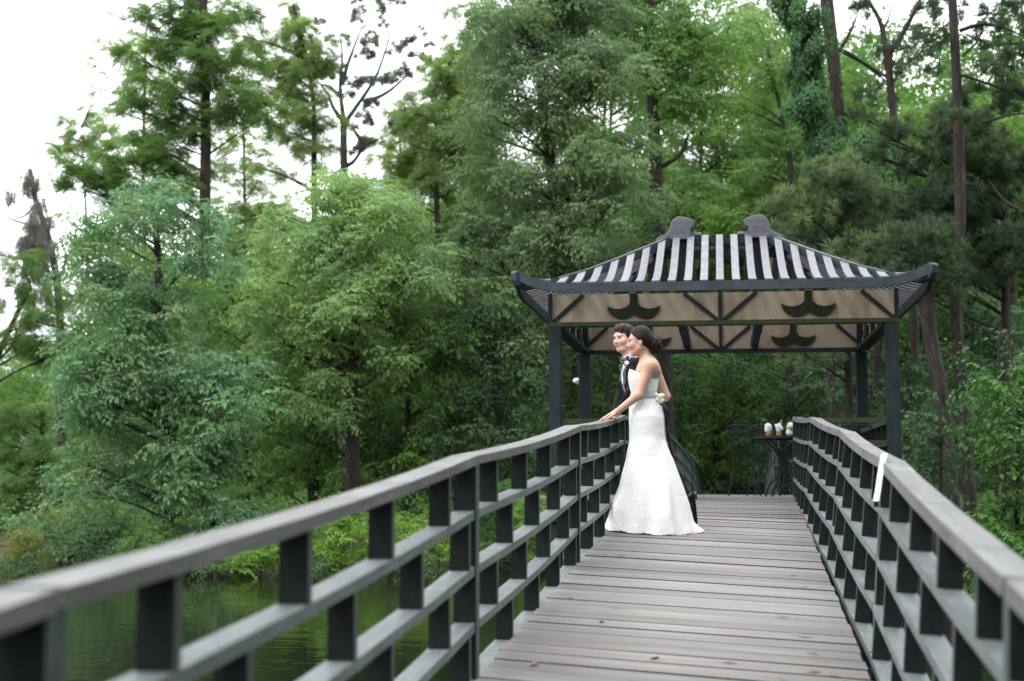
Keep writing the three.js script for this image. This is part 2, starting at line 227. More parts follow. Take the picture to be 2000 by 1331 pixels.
M.edge = std(lin(0.075, 0.11, 0.105), { map: rep(T.paint, 1.6, 1.6), roughness: 0.55 });
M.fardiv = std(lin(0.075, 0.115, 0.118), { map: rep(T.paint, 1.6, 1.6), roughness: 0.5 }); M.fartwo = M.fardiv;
M.two = [M.divider, M.divider, M.edge, M.edge, M.divider, M.divider];   // narrow edges paler, wide faces darker: open sky and shelf shade put into the colour
function dividerGeo(a, b, w, r) { return bar(a, b, 0.036, w, V(1, 0, 0), r() * 5); }
const LJ = [[-1.5, -1.42, -1.146, -1.15], [2.27, -1.13, -1.146, -1.15], [6.1, -0.833, -1.146, -1.154], [9.93, -0.551, -1.150, -1.140], [13.76, -0.300, -1.150, -1.145], [17.2, -0.168, -1.150, -1.150]];
const RJ = [[-0.05, -1.5, 0.585, 0.60], [3.62, -1.18, 0.585, 0.625], [7.32, -0.832, 0.593, 0.679], [11.02, -0.556, 0.590, 0.722], [14.6, -0.293, 0.560, 0.665], [17.2, -0.168, 0.562, 0.578]];
railing('near left lattice railing of the footbridge that the couple lean on', -1, LJ, null, 0.02, 5);
railing('near right lattice railing of the footbridge with a white strip hanging on it', 1, RJ, null, 0.016, 6);
const farJ = (xs) => [20.7, 24.3, 28, 31.7, 35.4, 39.1].map((s) => [s, lut(FARH, s), xs, xs]);
railing('far left lattice railing curving down behind the bride', -1, farJ(-1.15), null, 0, 7, true);
railing('far right lattice railing going down behind the table and chairs', 1, farJ(0.5), null, 0, 8, true);
{
  const f = thing('low_fence', 'low dark green board fence across the far end of the bridge', 'fence', V(-0.3, 0, -42.2));
  for (let k = 0; k < 3; k++) mesh('board', moved(box(9, 0.2, 0.04, k), 0, EYE - 0.12 - k * 0.23, 0), M.green, f);
  for (let k = -2; k <= 2; k++) mesh('post', moved(box(0.1, 1.3, 0.1), k * 2.2, EYE - 0.6, -0.075), M.green, f);
}

// ------------------------------------------------------------------ pavilion
const PAV = thing('pavilion', 'dark green oriental pavilion with open slatted roof and tan panels over the bridge', 'pavilion', V(-0.2564, FLOOR, -16.7), null, -(-0.0154));
{
  const r = rngOf(21), Wd = 3.8835, Dp = 3.603, hx = Wd / 2, mid = -Dp / 2, o = 0.45;
  const F = (h) => h + 0.165;                                  // heights over the eye -> over the floor
  const hb = F(1.838), hbt = F(1.884), ht = F(2.22);
  for (const [x, z] of [[-hx, 0], [hx, 0], [-hx, -Dp], [hx, -Dp]]) mesh('post', moved(box(0.15, hb + 1.6, 0.15, x, z, 0.006), x, hb / 2 - 0.8, z), M.green, PAV);
  const fgs = []; for (let i = 0; i < 8; i++) fgs.push(box(Wd + 0.4, 0.04, 0.132, i * 1.3, i * 0.31, 0.004));
  for (let s = 0.12; s > -Dp - 0.3; s -= 0.14) { const m = mesh('floor_plank', fgs[Math.floor(r() * 8)], M.planks[Math.floor(r() * 7)], PAV); m.position.set(0, -0.02, s - 0.1); }
  for (const x of [-1.95, -0.9, 0.4, 1.95]) mesh('floor_joist', moved(box(0.09, 0.24, Dp + 0.3), x, -0.165, mid), M.green, PAV);
  // four sides: beam, tan panels, braces, ornaments
  const ornament = () => { const s = new THREE.Shape(); s.moveTo(-0.045, 0.15); s.lineTo(0.045, 0.15); s.lineTo(0.045, 0.05); s.bezierCurveTo(0.06, -0.03, 0.2, -0.06, 0.31, 0.0); s.bezierCurveTo(0.3, -0.09, 0.22, -0.155, 0.13, -0.15); s.bezierCurveTo(0.07, -0.145, 0.03, -0.115, 0, -0.095); s.bezierCurveTo(-0.03, -0.115, -0.07, -0.145, -0.13, -0.15); s.bezierCurveTo(-0.22, -0.155, -0.3, -0.09, -0.31, 0.0); s.bezierCurveTo(-0.2, -0.06, -0.06, -0.03, -0.045, 0.05); s.closePath(); const g = new THREE.ExtrudeGeometry(s, { depth: 0.03, bevelEnabled: false, curveSegments: 10 }); return boxUV(g); };
  const og = ornament();
  const sideOf = (len, M4, front) => {
    const put = (name, g, m, parent = PAV) => { g.applyMatrix4(M4); return mesh(name, g, m, parent); };
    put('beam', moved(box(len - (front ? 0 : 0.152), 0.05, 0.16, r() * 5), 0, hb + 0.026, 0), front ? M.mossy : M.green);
    for (const q of [-1, 1]) put('panel', moved(box(len / 2 - 0.03, ht - hbt - 0.004, 0.02, r() * 3, r() * 3), q * (len / 4 - 0.006), (hbt + ht) / 2 + 0.004, 0), M.stucco);
    put('centre_post', moved(box(0.05, ht - hbt, 0.1), 0, (hbt + ht) / 2 + 0.004, 0), M.green);
    for (const q of [-1, 1]) put('corner_trim', moved(box(0.045, ht - hbt + 0.02, 0.13), q * (len / 2 - 0.0215), (hbt + ht) / 2, 0), M.green);
    for (const q of [-1, 1]) for (const f of [-1, 1]) {          // braces show on both faces
      put('brace', bar(V(q * (len / 2 - 0.05), hbt + 0.01, f * 0.024), V(q * (len / 2 - 0.41), ht, f * 0.024), 0.02, 0.042, V(0, 0, 1).cross(V(0, 1, 0)).normalize()), M.green);
      put('brace', bar(V(q * 0.03, hbt + 0.01, f * 0.024), V(q * 0.42, ht, f * 0.024), 0.02, 0.042, V(1, 0, 0)), M.green);
      const g = og.clone(); if (f < 0) g.rotateY(Math.PI); g.translate(q * len / 4 + 0.0, hbt + 0.19, f > 0 ? 0.012 : -0.012); put('ornament', g, M.ornament);
    }
  };
  sideOf(Wd + 0.16, new THREE.Matrix4().makeTranslation(0, 0, 0.0), true);
  sideOf(Wd + 0.16, new THREE.Matrix4().makeTranslation(0, 0, -Dp), false);
  for (const q of [-1, 1]) sideOf(Dp - 0.165, new THREE.Matrix4().makeRotationY(Math.PI / 2).setPosition(q * (hx + 0.0), 0.0, mid), false);
  // roof
  const ex = hx + o - 0.07, ez = Dp / 2 + o, rx = 0.6;
  const PROF = [[0, 3.2], [0.369, 2.79], [0.575, 2.575], [0.753, 2.42], [0.9, 2.325], [1, 2.285]];
  const prof = (s) => F(lut(PROF, s));
  const curl = (d) => 0.15 * Math.pow(clamp(1 - d / 0.55), 2);    // eaves lift towards each corner; d = metres from the corner
  const slat = (pts, w) => { // pts: centre line; flat board w wide, 0.028 thick, wide side across
    const gs = []; for (let i = 1; i < pts.length; i++) gs.push(bar(pts[i - 1], pts[i], w, 0.028, V(0, 1, 0), pts[0].x * 3 + pts[0].z)); return join(gs); };
  const nF = 23, pF = 0.1845;
  for (const q of [1, -1]) for (let i = 0; i < nF; i++) {
    const x = (i - 11) * pF; const sTop = Math.max(0, (Math.abs(x) - rx) / (ex - rx)); const pts = []; const N = 5;
    for (let k = 0; k <= N; k++) { const s = mix(sTop + 0.005, 1.0, k / N); pts.push(V(x, prof(s) + curl(ex - Math.abs(x)) * smooth(0.7, 1, s) + 0.016, mid + q * s * ez)); }
    mesh('roof_slat', slat(pts, 0.088), M.slat, PAV);
  }
  const nS = 22;
  for (const q of [1, -1]) for (let i = 0; i < nS; i++) {
    const z = (i - 10.5) * pF; const sTop = Math.abs(z) / ez, pts = [], N = 5; if (sTop > 0.95) continue;
    for (let k = 0; k <= N; k++) { const s = mix(sTop + 0.01, 1.0, k / N); pts.push(V(q * mix(rx, ex, s), prof(s) + curl(ez - Math.abs(z)) * smooth(0.7, 1, s) + 0.016, mid + z)); }
    mesh('roof_slat', slat(pts, 0.088), M.slat, PAV);
  }
  // eave boards, lifted at the corners
  const eave = (a, b) => { const n = 28, gs = [], L = a.distanceTo(b); for (let i = 0; i < n; i++) { const f = (t) => { const p = a.clone().lerp(b, t); p.y += curl(Math.min(t, 1 - t) * L) - 0.05; return p; }; gs.push(bar(f(i / n), f((i + 1) / n), 0.05, 0.105, V(0, 1, 0), i * 0.17)); } return join(gs); };
  const Y = prof(1) + 0.005;
  mesh('eave_board', eave(V(-ex, Y, mid + ez + 0.03), V(ex, Y, mid + ez + 0.03)), M.fascia, PAV);
  mesh('eave_board', eave(V(-ex, Y, mid - ez - 0.03), V(ex, Y, mid - ez - 0.03)), M.fascia, PAV);
  for (const q of [-1, 1]) mesh('eave_board', eave(V(q * (ex + 0.03), Y, mid - ez), V(q * (ex + 0.03), Y, mid + ez)), M.fascia, PAV);
  // hip rafters ending in an upturned nose
  for (const q of [-1, 1]) for (const p of [-1, 1]) {
    const pts = []; for (let k = 0; k <= 12; k++) { const s = k / 12; pts.push(V(q * mix(rx, ex + 0.02, s), prof(s) - 0.03 + curl((1 - s) * 2.6) * 0.9, mid + p * s * (ez + 0.02))); }
    const gs = []; for (let i = 1; i < pts.length; i++) gs.push(bar(pts[i - 1], pts[i], 0.075, 0.12, V(0, 1, 0), i * 0.3));
    mesh('hip_rafter', join(gs), M.fascia, PAV);
    const s = new THREE.Shape(); s.moveTo(-0.14, -0.13); s.lineTo(0.02, -0.085); s.lineTo(0.055, -0.03); s.lineTo(0.07, 0.045); s.bezierCurveTo(0.06, 0.075, 0.02, 0.075, -0.01, 0.055); s.bezierCurveTo(-0.05, 0.03, -0.1, 0.0, -0.2, -0.04); s.closePath();
    const g = new THREE.ExtrudeGeometry(s, { depth: 0.09, bevelEnabled: true, bevelSize: 0.008, bevelThickness: 0.008, bevelSegments: 2, curveSegments: 10 }); g.translate(0, 0, -0.045); boxUV(g); g.rotateY(Math.atan2(-p * 1, q * 1)); g.translate(q * (ex + 0.005), Y + 0.085, mid + p * (ez + 0.005)); mesh('eave_nose', g, M.fascia, PAV);
  }
  // ridge: beam, round pole, tie, scroll finials, king posts
  mesh('ridge_beam', moved(box(2 * rx + 0.1, 0.1, 0.08), 0, F(3.13), mid), M.green, PAV);
  for (const q of [-1, 1]) { const pole = new THREE.CylinderGeometry(0.032, 0.032, 0.14, 12); pole.rotateZ(Math.PI / 2); pole.translate(q * (rx - 0.3), F(3.225), mid); mesh('ridge_pole_end', pole, M.slat2, PAV); }
  mesh('tie_beam', moved(box(1.7, 0.11, 0.07), 0, F(2.97), mid), M.green, PAV);
  for (const q of [-1, 1]) mesh('king_post', moved(box(0.12, 1.15, 0.12), q * 0.47, F(2.5), mid), M.green, PAV);
  for (const q of [-1, 1]) mesh('cross_beam', moved(box(0.1, 0.1, Dp), q * 0.47, F(1.97) + 0.0, mid), M.green, PAV);
  for (const q of [-1, 1]) {
    const s = new THREE.Shape(); s.moveTo(-0.15, -0.1); s.lineTo(0.075, -0.1); s.lineTo(0.08, 0.045); s.lineTo(0.115, 0.075); s.bezierCurveTo(0.135, 0.11, 0.13, 0.15, 0.095, 0.175); s.bezierCurveTo(0.04, 0.185, 0.0, 0.215, -0.05, 0.205); s.bezierCurveTo(-0.115, 0.18, -0.125, 0.11, -0.135, 0.06); s.bezierCurveTo(-0.145, 0.0, -0.18, -0.045, -0.27, -0.08); s.lineTo(-0.3, -0.12); s.closePath();
    const g = new THREE.ExtrudeGeometry(s, { depth: 0.2, bevelEnabled: true, bevelSize: 0.01, bevelThickness: 0.01, bevelSegments: 2, curveSegments: 14 }); g.translate(0, 0, -0.1); g.scale(1.15, 0.92, 1); g.translate(0.035, 0, 0); if (q > 0) g.scale(-1, 1, 1); boxUV(g); if (q > 0) { const ix = []; for (let i = 0; i < g.attributes.position.count; i += 3) ix.push(i, i + 2, i + 1); g.setIndex(ix); const h = g.toNonIndexed(); h.computeVertexNormals(); h.translate(q * (rx - 0.09), F(3.255), mid); mesh('ridge_finial', h, M.slat2, PAV); } else { g.translate(q * (rx - 0.09), F(3.255), mid); mesh('ridge_finial', g, M.slat2, PAV); }
  }
  // rails between the posts
  for (const q of [-1, 1]) {
    const xi = q < 0 ? -0.93 : 0.87;                       // front rails stop at the bridge railing
    for (const [h, th] of [[0.885, 0.055], [0.63, 0.05], [0.37, 0.05], [0.12, 0.05]]) {
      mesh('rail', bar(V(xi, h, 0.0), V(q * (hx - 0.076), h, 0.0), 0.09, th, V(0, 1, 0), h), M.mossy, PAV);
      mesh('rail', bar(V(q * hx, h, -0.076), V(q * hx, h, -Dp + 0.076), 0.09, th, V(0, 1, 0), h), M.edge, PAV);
    }
    for (let i = 0; i < 4; i++) for (let k = 0; k < 6; k++) { const z = -0.35 - k * 0.58 - (i % 2) * 0.29; if (z > -Dp + 0.1 && i < 3) mesh('divider', moved(box(0.085, 0.2, 0.036), q * hx, 0.248 + i * 0.254, z), M.divider, PAV); }
    const xb = q < 0 ? -0.88 : 0.72;
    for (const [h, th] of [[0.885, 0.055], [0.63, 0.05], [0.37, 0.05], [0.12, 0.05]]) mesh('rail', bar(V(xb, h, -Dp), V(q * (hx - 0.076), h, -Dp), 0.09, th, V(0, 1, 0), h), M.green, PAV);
  }
}

// ------------------------------------------------------------------ foliage
function leafSpray(kind, seed) {
  const r = rngOf(seed), pos = [], nor = [];
  const leaf = (p, d, n, L, W, bend) => { d = d.clone().normalize(); const s = d.clone().cross(n).normalize(), up = s.clone().cross(d).normalize(); const tip = p.clone().addScaledVector(d, L).addScaledVector(up, -bend * L), mid = p.clone().addScaledVector(d, L * 0.48).addScaledVector(up, 0.12 * W), a = mid.clone().addScaledVector(s, W / 2), b = mid.clone().addScaledVector(s, -W / 2); a.addScaledVector(up, -0.1 * W); b.addScaledVector(up, -0.1 * W);
    for (const q of [p, a, tip, p, tip, b]) pos.push(q.x, q.y, q.z); };
  if (kind === 'broad' || kind === 'fine') {                    // twigs fanning out along +x with leaves either side
    const N = kind === 'fine' ? 7 : 6, nl = kind === 'fine' ? 8 : 6, L = kind === 'fine' ? 0.06 : 0.095;
    for (let t = 0; t < N; t++) { const az = (t / (N - 1) - 0.5) * 2.6 + (r() - 0.5) * 0.4, el = (r() - 0.45) * 0.9, len = 0.26 + 0.2 * r(), dir = V(Math.cos(az) * Math.cos(el), Math.sin(el), Math.sin(az) * Math.cos(el));
      for (let k = 0; k < nl; k++) { const u = (k + 0.6 + r() * 0.6) / nl, p = dir.clone().multiplyScalar(len * u); p.y -= 0.14 * u * u * len + 0.02 * r(); const out = dir.clone().applyAxisAngle(V(0, 1, 0), (k % 2 ? 1 : -1) * (0.6 + 0.5 * r())); out.y -= 0.25 + 0.45 * r(); leaf(p, out, V((r() - 0.5) * 0.9, 1, (r() - 0.5) * 0.9), L * (0.75 + 0.5 * r()), L * (0.5 + 0.2 * r()), 0.15 + 0.2 * r()); } }
  } else if (kind === 'feather') {                              // cypress: flat feathery twigs
    for (let t = 0; t < 7; t++) { const az = (r() - 0.5) * 2.8, el = (r() - 0.5) * 0.7, len = 0.25 + 0.22 * r(), dir = V(Math.cos(az) * Math.cos(el), Math.sin(el), Math.sin(az) * Math.cos(el)); for (let k = 0; k < 9; k++) { const u = (k + 1) / 9.5, p = dir.clone().multiplyScalar(len * u); p.y -= 0.1 * u * u; const out = dir.clone().applyAxisAngle(V(0, 1, 0), (k % 2 ? 1 : -1) * (0.7 + 0.3 * r())); out.y += (r() - 0.6) * 0.5; leaf(p, out, V((r() - 0.5) * 0.5, 1, (r() - 0.5) * 0.5), 0.085 + 0.04 * r(), 0.026, 0.2); } }
  } else if (kind === 'needle') {                               // pine tuft
    for (let k = 0; k < 54; k++) { const az = r() * 6.283, el = Math.asin(mix(-0.5, 1, r())), dir = V(Math.cos(az) * Math.cos(el), Math.sin(el), Math.sin(az) * Math.cos(el)); dir.x += 0.5; leaf(V(0.1 * (r() - 0.2), 0, 0), dir, V(r() - 0.5, 1, r() - 0.5), 0.17 + 0.08 * r(), 0.013, 0.12); }
  } else if (kind === 'vine') {
    for (let k = 0; k < 34; k++) { const p = V(0.1 * r(), -0.35 + 0.5 * r(), (r() - 0.5) * 0.35); leaf(p, V(0.5 + 0.3 * r(), -0.75, (r() - 0.5) * 0.9), V(1, 0.5, 0), 0.08 + 0.05 * r(), 0.055, 0.2); }
  } else if (kind === 'moss') {
    for (let k = 0; k < 30; k++) { const p = V((r() - 0.5) * 0.22, 0.05 * r(), (r() - 0.5) * 0.22); let q = p.clone(); for (let j = 0; j < 4; j++) { const l = 0.08 + 0.08 * r(); const d = V((r() - 0.5) * 0.5, -1, (r() - 0.5) * 0.5); leaf(q, d, V(r() - 0.5, 0, r() - 0.5), l, 0.018, 0); q = q.clone().addScaledVector(d, l * 0.8); } }
  }
  const g = new THREE.BufferGeometry(); g.setAttribute('position', new THREE.Float32BufferAttribute(pos, 3)); g.computeVertexNormals(); return g;
}
const SPRAY = { broad: leafSpray('broad', 1), fine: leafSpray('fine', 2), feather: leafSpray('feather', 3), needle: leafSpray('needle', 4), vine: leafSpray('vine', 5), moss: leafSpray('moss', 6) };
const LEAF = {
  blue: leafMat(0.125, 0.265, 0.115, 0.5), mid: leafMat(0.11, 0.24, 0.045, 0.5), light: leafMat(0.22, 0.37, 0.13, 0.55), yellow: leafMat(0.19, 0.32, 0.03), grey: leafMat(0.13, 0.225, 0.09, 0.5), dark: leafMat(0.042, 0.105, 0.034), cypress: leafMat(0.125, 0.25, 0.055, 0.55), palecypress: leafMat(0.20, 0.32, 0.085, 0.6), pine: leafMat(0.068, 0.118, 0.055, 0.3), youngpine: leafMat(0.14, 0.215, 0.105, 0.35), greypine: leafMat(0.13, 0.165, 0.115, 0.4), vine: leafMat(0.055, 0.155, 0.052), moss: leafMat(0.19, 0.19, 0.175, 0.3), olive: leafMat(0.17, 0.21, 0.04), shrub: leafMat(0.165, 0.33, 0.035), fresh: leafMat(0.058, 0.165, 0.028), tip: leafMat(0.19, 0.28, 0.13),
};
const PXM = (z) => z * 1.013 / FPX;                              // metres per photograph pixel at that depth
// boughs: [px, py, rx, ry] in pixels of the photograph, each a flattened mass of leaf sprays
function scatter(boughs, z, o, r) {
  const out = []; const k = PXM(z), flat = o.flat ?? 0.55, size = o.size ?? 1;
  for (const b of boughs) {
    const c = at(b[0], b[1], z + (b[4] ?? (r() - 0.5) * 2 * (o.deep ?? 1.2) * b[2] * k)); const rx = b[2] * k, ry = b[3] * k;
    const n = Math.max(3, Math.round((o.density ?? 60) * (rx * ry + 0.03 * rx) / (size * size))), hue = r(), subs = Math.max(3, Math.round(5 + 4 * r()));
    const cl = []; for (let i = 0; i < subs; i++) { const a = r() * 6.283, q = Math.sqrt(r()) * 0.8, e = (r() - 0.5) * 1.5; cl.push(V(Math.cos(a) * q * rx, e * ry * Math.sqrt(1 - q * q), Math.sin(a) * q * rx)); }
    for (let i = 0; i < n; i++) {
      const s = cl[i % subs], g = () => (r() + r() + r() - 1.5) * 0.75; const off = V(s.x + g() * rx * 0.5, s.y + g() * ry * 0.62, s.z + g() * rx * 0.5); if ((off.x / rx) ** 2 + (off.y / ry) ** 2 + (off.z / rx) ** 2 > 1.5) continue;
      const p = c.clone().add(off); if (p.y < 0.12) continue;
      const az = Math.atan2(-off.z, off.x) + (r() - 0.5) * 1.6, tilt = (r() - 0.5) * 0.9 + 0.35 * off.y / ry - (o.droop ?? 0.15);
      const q = new THREE.Quaternion().setFromEuler(new THREE.Euler((r() - 0.5) * (o.roll ?? 1.0), az, tilt, 'YZX'));
      const sc = size * (0.7 + 0.6 * r()); out.push({ m: new THREE.Matrix4().compose(p, q, V(sc, sc, sc)), hue: hue * 0.6 + r() * 0.4 });
    }
  }
  return out;
}
function crownMesh(name, kind, mat, list, base, parent) {
  const im = new THREE.InstancedMesh(SPRAY[kind], mat, Math.max(1, list.length)); const c = new THREE.Color(), m = new THREE.Matrix4(), inv = new THREE.Matrix4().makeTranslation(-base.x, -base.y, -base.z);
  list.forEach((e, i) => { im.setMatrixAt(i, m.multiplyMatrices(inv, e.m)); const h = e.hue; im.setColorAt(i, c.setRGB(0.72 + 0.56 * h, 0.78 + 0.42 * h, 0.9 + 0.1 * Math.sin(h * 40))); });
  im.name = name; im.userData.kind = 'stuff'; im.castShadow = im.receiveShadow = true; parent.add(im); return im;
}
const PROFILE = { round: (t) => Math.sqrt(Math.max(0.05, 1 - (2 * t - 1) ** 2)), dome: (t) => Math.sqrt(Math.max(0.04, 1 - (1 - t) ** 2.4)), cone: (t) => 0.12 + 0.88 * t, column: () => 1 };
function auto(cx, y0, y1, hw, shape, n, size, r, aspect = 0.6) { const out = []; for (let i = 0; i < n; i++) { const t = (i + r()) / n, w = hw * PROFILE[shape](t), x = cx + (r() * 2 - 1) * w, s = size * (0.65 + 0.7 * r()); out.push([x, mix(y0, y1, t), s, s * aspect]); } return out; }
// a tree: trunk path in pixels from foot to top, limbs to its boughs, crown of sprays
function tree(name, label, cat, group, o) {
  const z = o.z, r = rngOf(o.seed), k = PXM(z); const path = o.trunk.map(([x, y, dz = 0]) => at(x, y, z + dz)); const base = path[0].clone(); const gy = Math.min(base.y, Math.max(-0.4, groundY(base.x, base.z)) - 0.1); if (!o.free) { base.y = gy; path.unshift(base.clone()); }
  const t = thing(name, label, cat, base, group); const rad = path.map((_, i) => mix(o.r0, o.r1 ?? o.r0 * 0.35, i / (path.length - 1))); if (!o.free) rad[0] *= 1.35;
  const wood = [tube(path, rad, 9, 18)];
  const boughs = o.boughs(r); const curve = new THREE.CatmullRomCurve3(path, false, 'centripetal'), samples = curve.getPoints(40);
  for (const L of o.limbs ?? []) for (const [x, y, dz = 0] of L.pts.slice(1)) samples.push(at(x, y, z + dz));
  for (const L of o.limbs ?? []) { const p = L.pts.map(([x, y, dz = 0]) => at(x, y, z + dz)); wood.push(tube(p, L.pts.map((_, i) => mix(L.r, L.r * 0.3, i / (L.pts.length - 1))), 6, 3 * p.length)); }
  if (o.branch !== false) for (const b of boughs) {
    b[4] = (r() - 0.5) * 2 * (o.deep ?? 1.2) * b[2] * k * (o.spread ?? 1.6); if (b[2] * k < (o.minBranch ?? 0.25)) continue;
    const c = at(b[0], b[1], z + b[4]); let best = samples[0], bd = 1e9; for (const s of samples) { const want = c.y - (o.rise ?? 0.45) * Math.hypot(c.x - s.x, c.z - s.z), d = Math.abs(s.y - want) + 0.2 * Math.hypot(c.x - s.x, c.z - s.z); if (d < bd) { bd = d; best = s; } }
    const len = best.distanceTo(c); if (len > (o.maxBranch ?? 9)) continue; const mid1 = best.clone().lerp(c, 0.4); mid1.y += len * 0.06 * (r() - 0.2); mid1.x += len * 0.1 * (r() - 0.5); const r0 = Math.min(o.r0 * 0.4, (0.012 + 0.016 * len) * (o.branchR ?? 1));
    wood.push(tube([best, mid1, c], [r0, r0 * 0.6, r0 * 0.25], 5, 6));
    for (let i = 0; i < 3; i++) { const e = c.clone().add(V((r() - 0.5) * b[2] * k * 1.3, (r() - 0.4) * b[3] * k, (r() - 0.5) * b[2] * k * 1.3)); wood.push(tube([mid1.clone().lerp(c, 0.3 + 0.5 * r()), e], [r0 * 0.4, r0 * 0.12], 4)); }
  }
  mesh('trunk', join(wood).translate(-base.x, -base.y, -base.z), o.bark ?? M.bark, t);
  crownMesh(o.crownName ?? 'crown', o.kind, o.mat, scatter(boughs, z, o, r), base, t);
  if (o.extra) for (const e of o.extra) crownMesh(e.name, e.kind, e.mat, scatter(e.boughs(r), e.z ?? z, { ...o, ...e }, r), base, t);
  return t;
}
const offs = (ox, oy, s, rx, ry, list) => () => list.map(([x, y, a, b]) => [ox + x / s, oy + y / s, a ?? rx, b ?? ry]);
const G = (cx, y0, y1, hw, shape, n, size, asp) => (r) => auto(cx, y0, y1, hw, shape, n, size, r, asp);
const many = (...fs) => (r) => fs.flatMap((f) => f(r));

// ---- left bank
tree('broadleaf_tree', 'large blue-green broadleaf tree leaning over the pond, the nearest tree on the left', 'tree', null, { seed: 101, z: 27, r0: 0.2, trunk: [[322, 1080], [330, 850, 0.4], [315, 640], [305, 440]], kind: 'broad', mat: LEAF.blue, density: 70, size: 0.95, deep: 1.0, boughs: many(G(305, 375, 800, 165, 'dome', 34, 62), G(330, 700, 1060, 190, 'column', 30, 62), offs(0, 0, 1, 60, 36, [[430, 740], [470, 720], [240, 700], [200, 830], [180, 960], [250, 1040], [430, 900], [380, 1000], [160, 900], [400, 720], [300, 720]])), extra: [{ name: 'new_growth', kind: 'broad', mat: LEAF.tip, density: 4, size: 0.8, z: 26, boughs: many(G(280, 360, 620, 150, 'dome', 16, 40), G(260, 640, 1000, 170, 'column', 14, 40)) }] });
tree('cypress_tree', 'tall dark bald cypress with a straight black trunk against the sky at upper left', 'tree', null, { seed: 102, z: 36, r0: 0.22, r1: 0.1, trunk: [[400, 1000], [399, 760], [399, 480], [402, 250], [398, 60], [392, -140]], kind: 'feather', mat: LEAF.cypress, density: 210, size: 1.05, deep: 0.9, droop: 0.05, boughs: many(offs(0, 0, 2.662, 42, 24, [[960, 60, 50, 30], [1050, 200, 50, 40], [820, 100], [1240, 60], [880, 240], [700, 300], [760, 400], [1000, 380], [1180, 420], [1280, 300], [700, 560], [850, 620], [1000, 540], [1200, 600], [1260, 480], [700, 720], [860, 740], [960, 690], [620, 820], [520, 850], [400, 900], [450, 990], [640, 890], [800, 820], [920, 860], [1000, 900], [1100, 80, 50, 34], [900, 10, 50, 30], [1150, 300], [1080, 560], [780, 480], [940, 460], [1220, 560], [560, 960], [700, 960], [1060, 660], [930, 1010], [380, 860, 34, 18], [900, 930], [1340, 620, 30, 14], [1310, 500, 30, 14], [1010, 120, 44, 40], [1040, 320, 44, 30], [960, 280, 40, 30]])) });
tree('cypress_tree', 'thin yellow-green young cypress behind the tall one at the sky edge on the far left', 'tree', null, { seed: 103, z: 46, r0: 0.08, r1: 0.015, trunk: [[172, 700], [170, 480], [164, 350], [158, 250]], kind: 'feather', mat: LEAF.palecypress, density: 130, deep: 0.9, bark: M.greybark, boughs: offs(0, 0, 2.662, 26, 15, [[380, 630], [440, 690], [520, 720], [340, 700, 20, 12], [270, 760, 16, 9], [560, 680], [480, 640, 18, 10], [500, 470, 14, 8], [540, 190, 14, 10], [520, 350, 16, 8], [460, 300, 12, 8], [610, 90, 14, 8], [640, 240, 18, 8], [700, 30, 14, 8], [240, 930, 12, 6], [320, 770], [420, 800], [330, 1100, 14, 8], [560, 250, 12, 7], [690, 160, 12, 9], [430, 760, 30, 18], [480, 580, 22, 12], [400, 700, 26, 14], [520, 800, 30, 16]]) });
tree('dead_tree', 'grey dead tree draped with hanging moss at the left edge', 'tree', null, { seed: 104, z: 40, r0: 0.16, trunk: [[118, 760], [112, 560], [90, 450], [72, 400], [58, 330]], kind: 'moss', mat: LEAF.moss, crownName: 'hanging_moss', bark: M.greybark, density: 150, size: 1.0, branch: false, roll: 0.3, droop: 0, limbs: [{ r: 0.05, pts: [[90, 450], [60, 440], [25, 430], [0, 415]] }, { r: 0.05, pts: [[108, 540], [80, 520], [40, 505], [0, 500]] }, { r: 0.04, pts: [[70, 395], [50, 420], [30, 425], [8, 385]] }, { r: 0.05, pts: [[112, 560], [128, 500], [112, 460]] }, { r: 0.05, pts: [[118, 640], [60, 630], [0, 650]] }], boughs: offs(0, 0, 2.662, 14, 22, [[150, 900, 10, 20], [155, 950, 16, 22], [200, 1060, 12, 16], [45, 1000, 7, 14], [215, 1160, 20, 30], [190, 1220, 26, 34], [230, 1290, 20, 34], [150, 1280, 18, 30], [190, 1370, 22, 40], [240, 1400, 16, 34], [130, 1500, 12, 40], [250, 1520, 8, 30], [160, 1560, 9, 26], [240, 1560, 6, 20], [10, 1560, 6, 18], [190, 1790, 20, 22], [120, 1750, 10, 16]]) });
tree('cypress_tree', 'dark layered cypress with moss below the dead tree at the left edge', 'tree', null, { seed: 105, z: 38, r0: 0.14, trunk: [[-30, 1000], [-25, 760], [20, 640], [60, 560]], kind: 'feather', mat: LEAF.cypress, density: 170, deep: 0.7, limbs: [{ r: 0.05, pts: [[-25, 720], [10, 690], [30, 660], [30, 630]] }], boughs: offs(0, 450, 2.662, 40, 18, [[60, 130], [110, 200, 30, 14], [60, 290, 30, 14], [190, 330, 30, 14], [230, 430], [180, 500], [90, 540], [250, 560], [30, 580], [120, 590, 34, 14], [30, 400, 26, 12], [300, 640, 26, 12]]) });
tree('cypress_tree', 'low dark cypress with flat layered boughs over the water at the left edge', 'tree', null, { seed: 106, z: 34, r0: 0.12, trunk: [[70, 1060], [78, 980], [82, 860], [80, 800]], kind: 'feather', mat: LEAF.cypress, density: 170, deep: 0.8, boughs: offs(0, 600, 2.662, 42, 18, [[90, 500], [30, 540], [130, 560], [40, 620], [60, 720], [160, 740], [240, 700], [100, 790], [200, 810], [40, 850], [280, 760], [150, 870], [60, 930], [230, 900], [320, 850], [140, 980], [40, 1000], [100, 1060]]) });
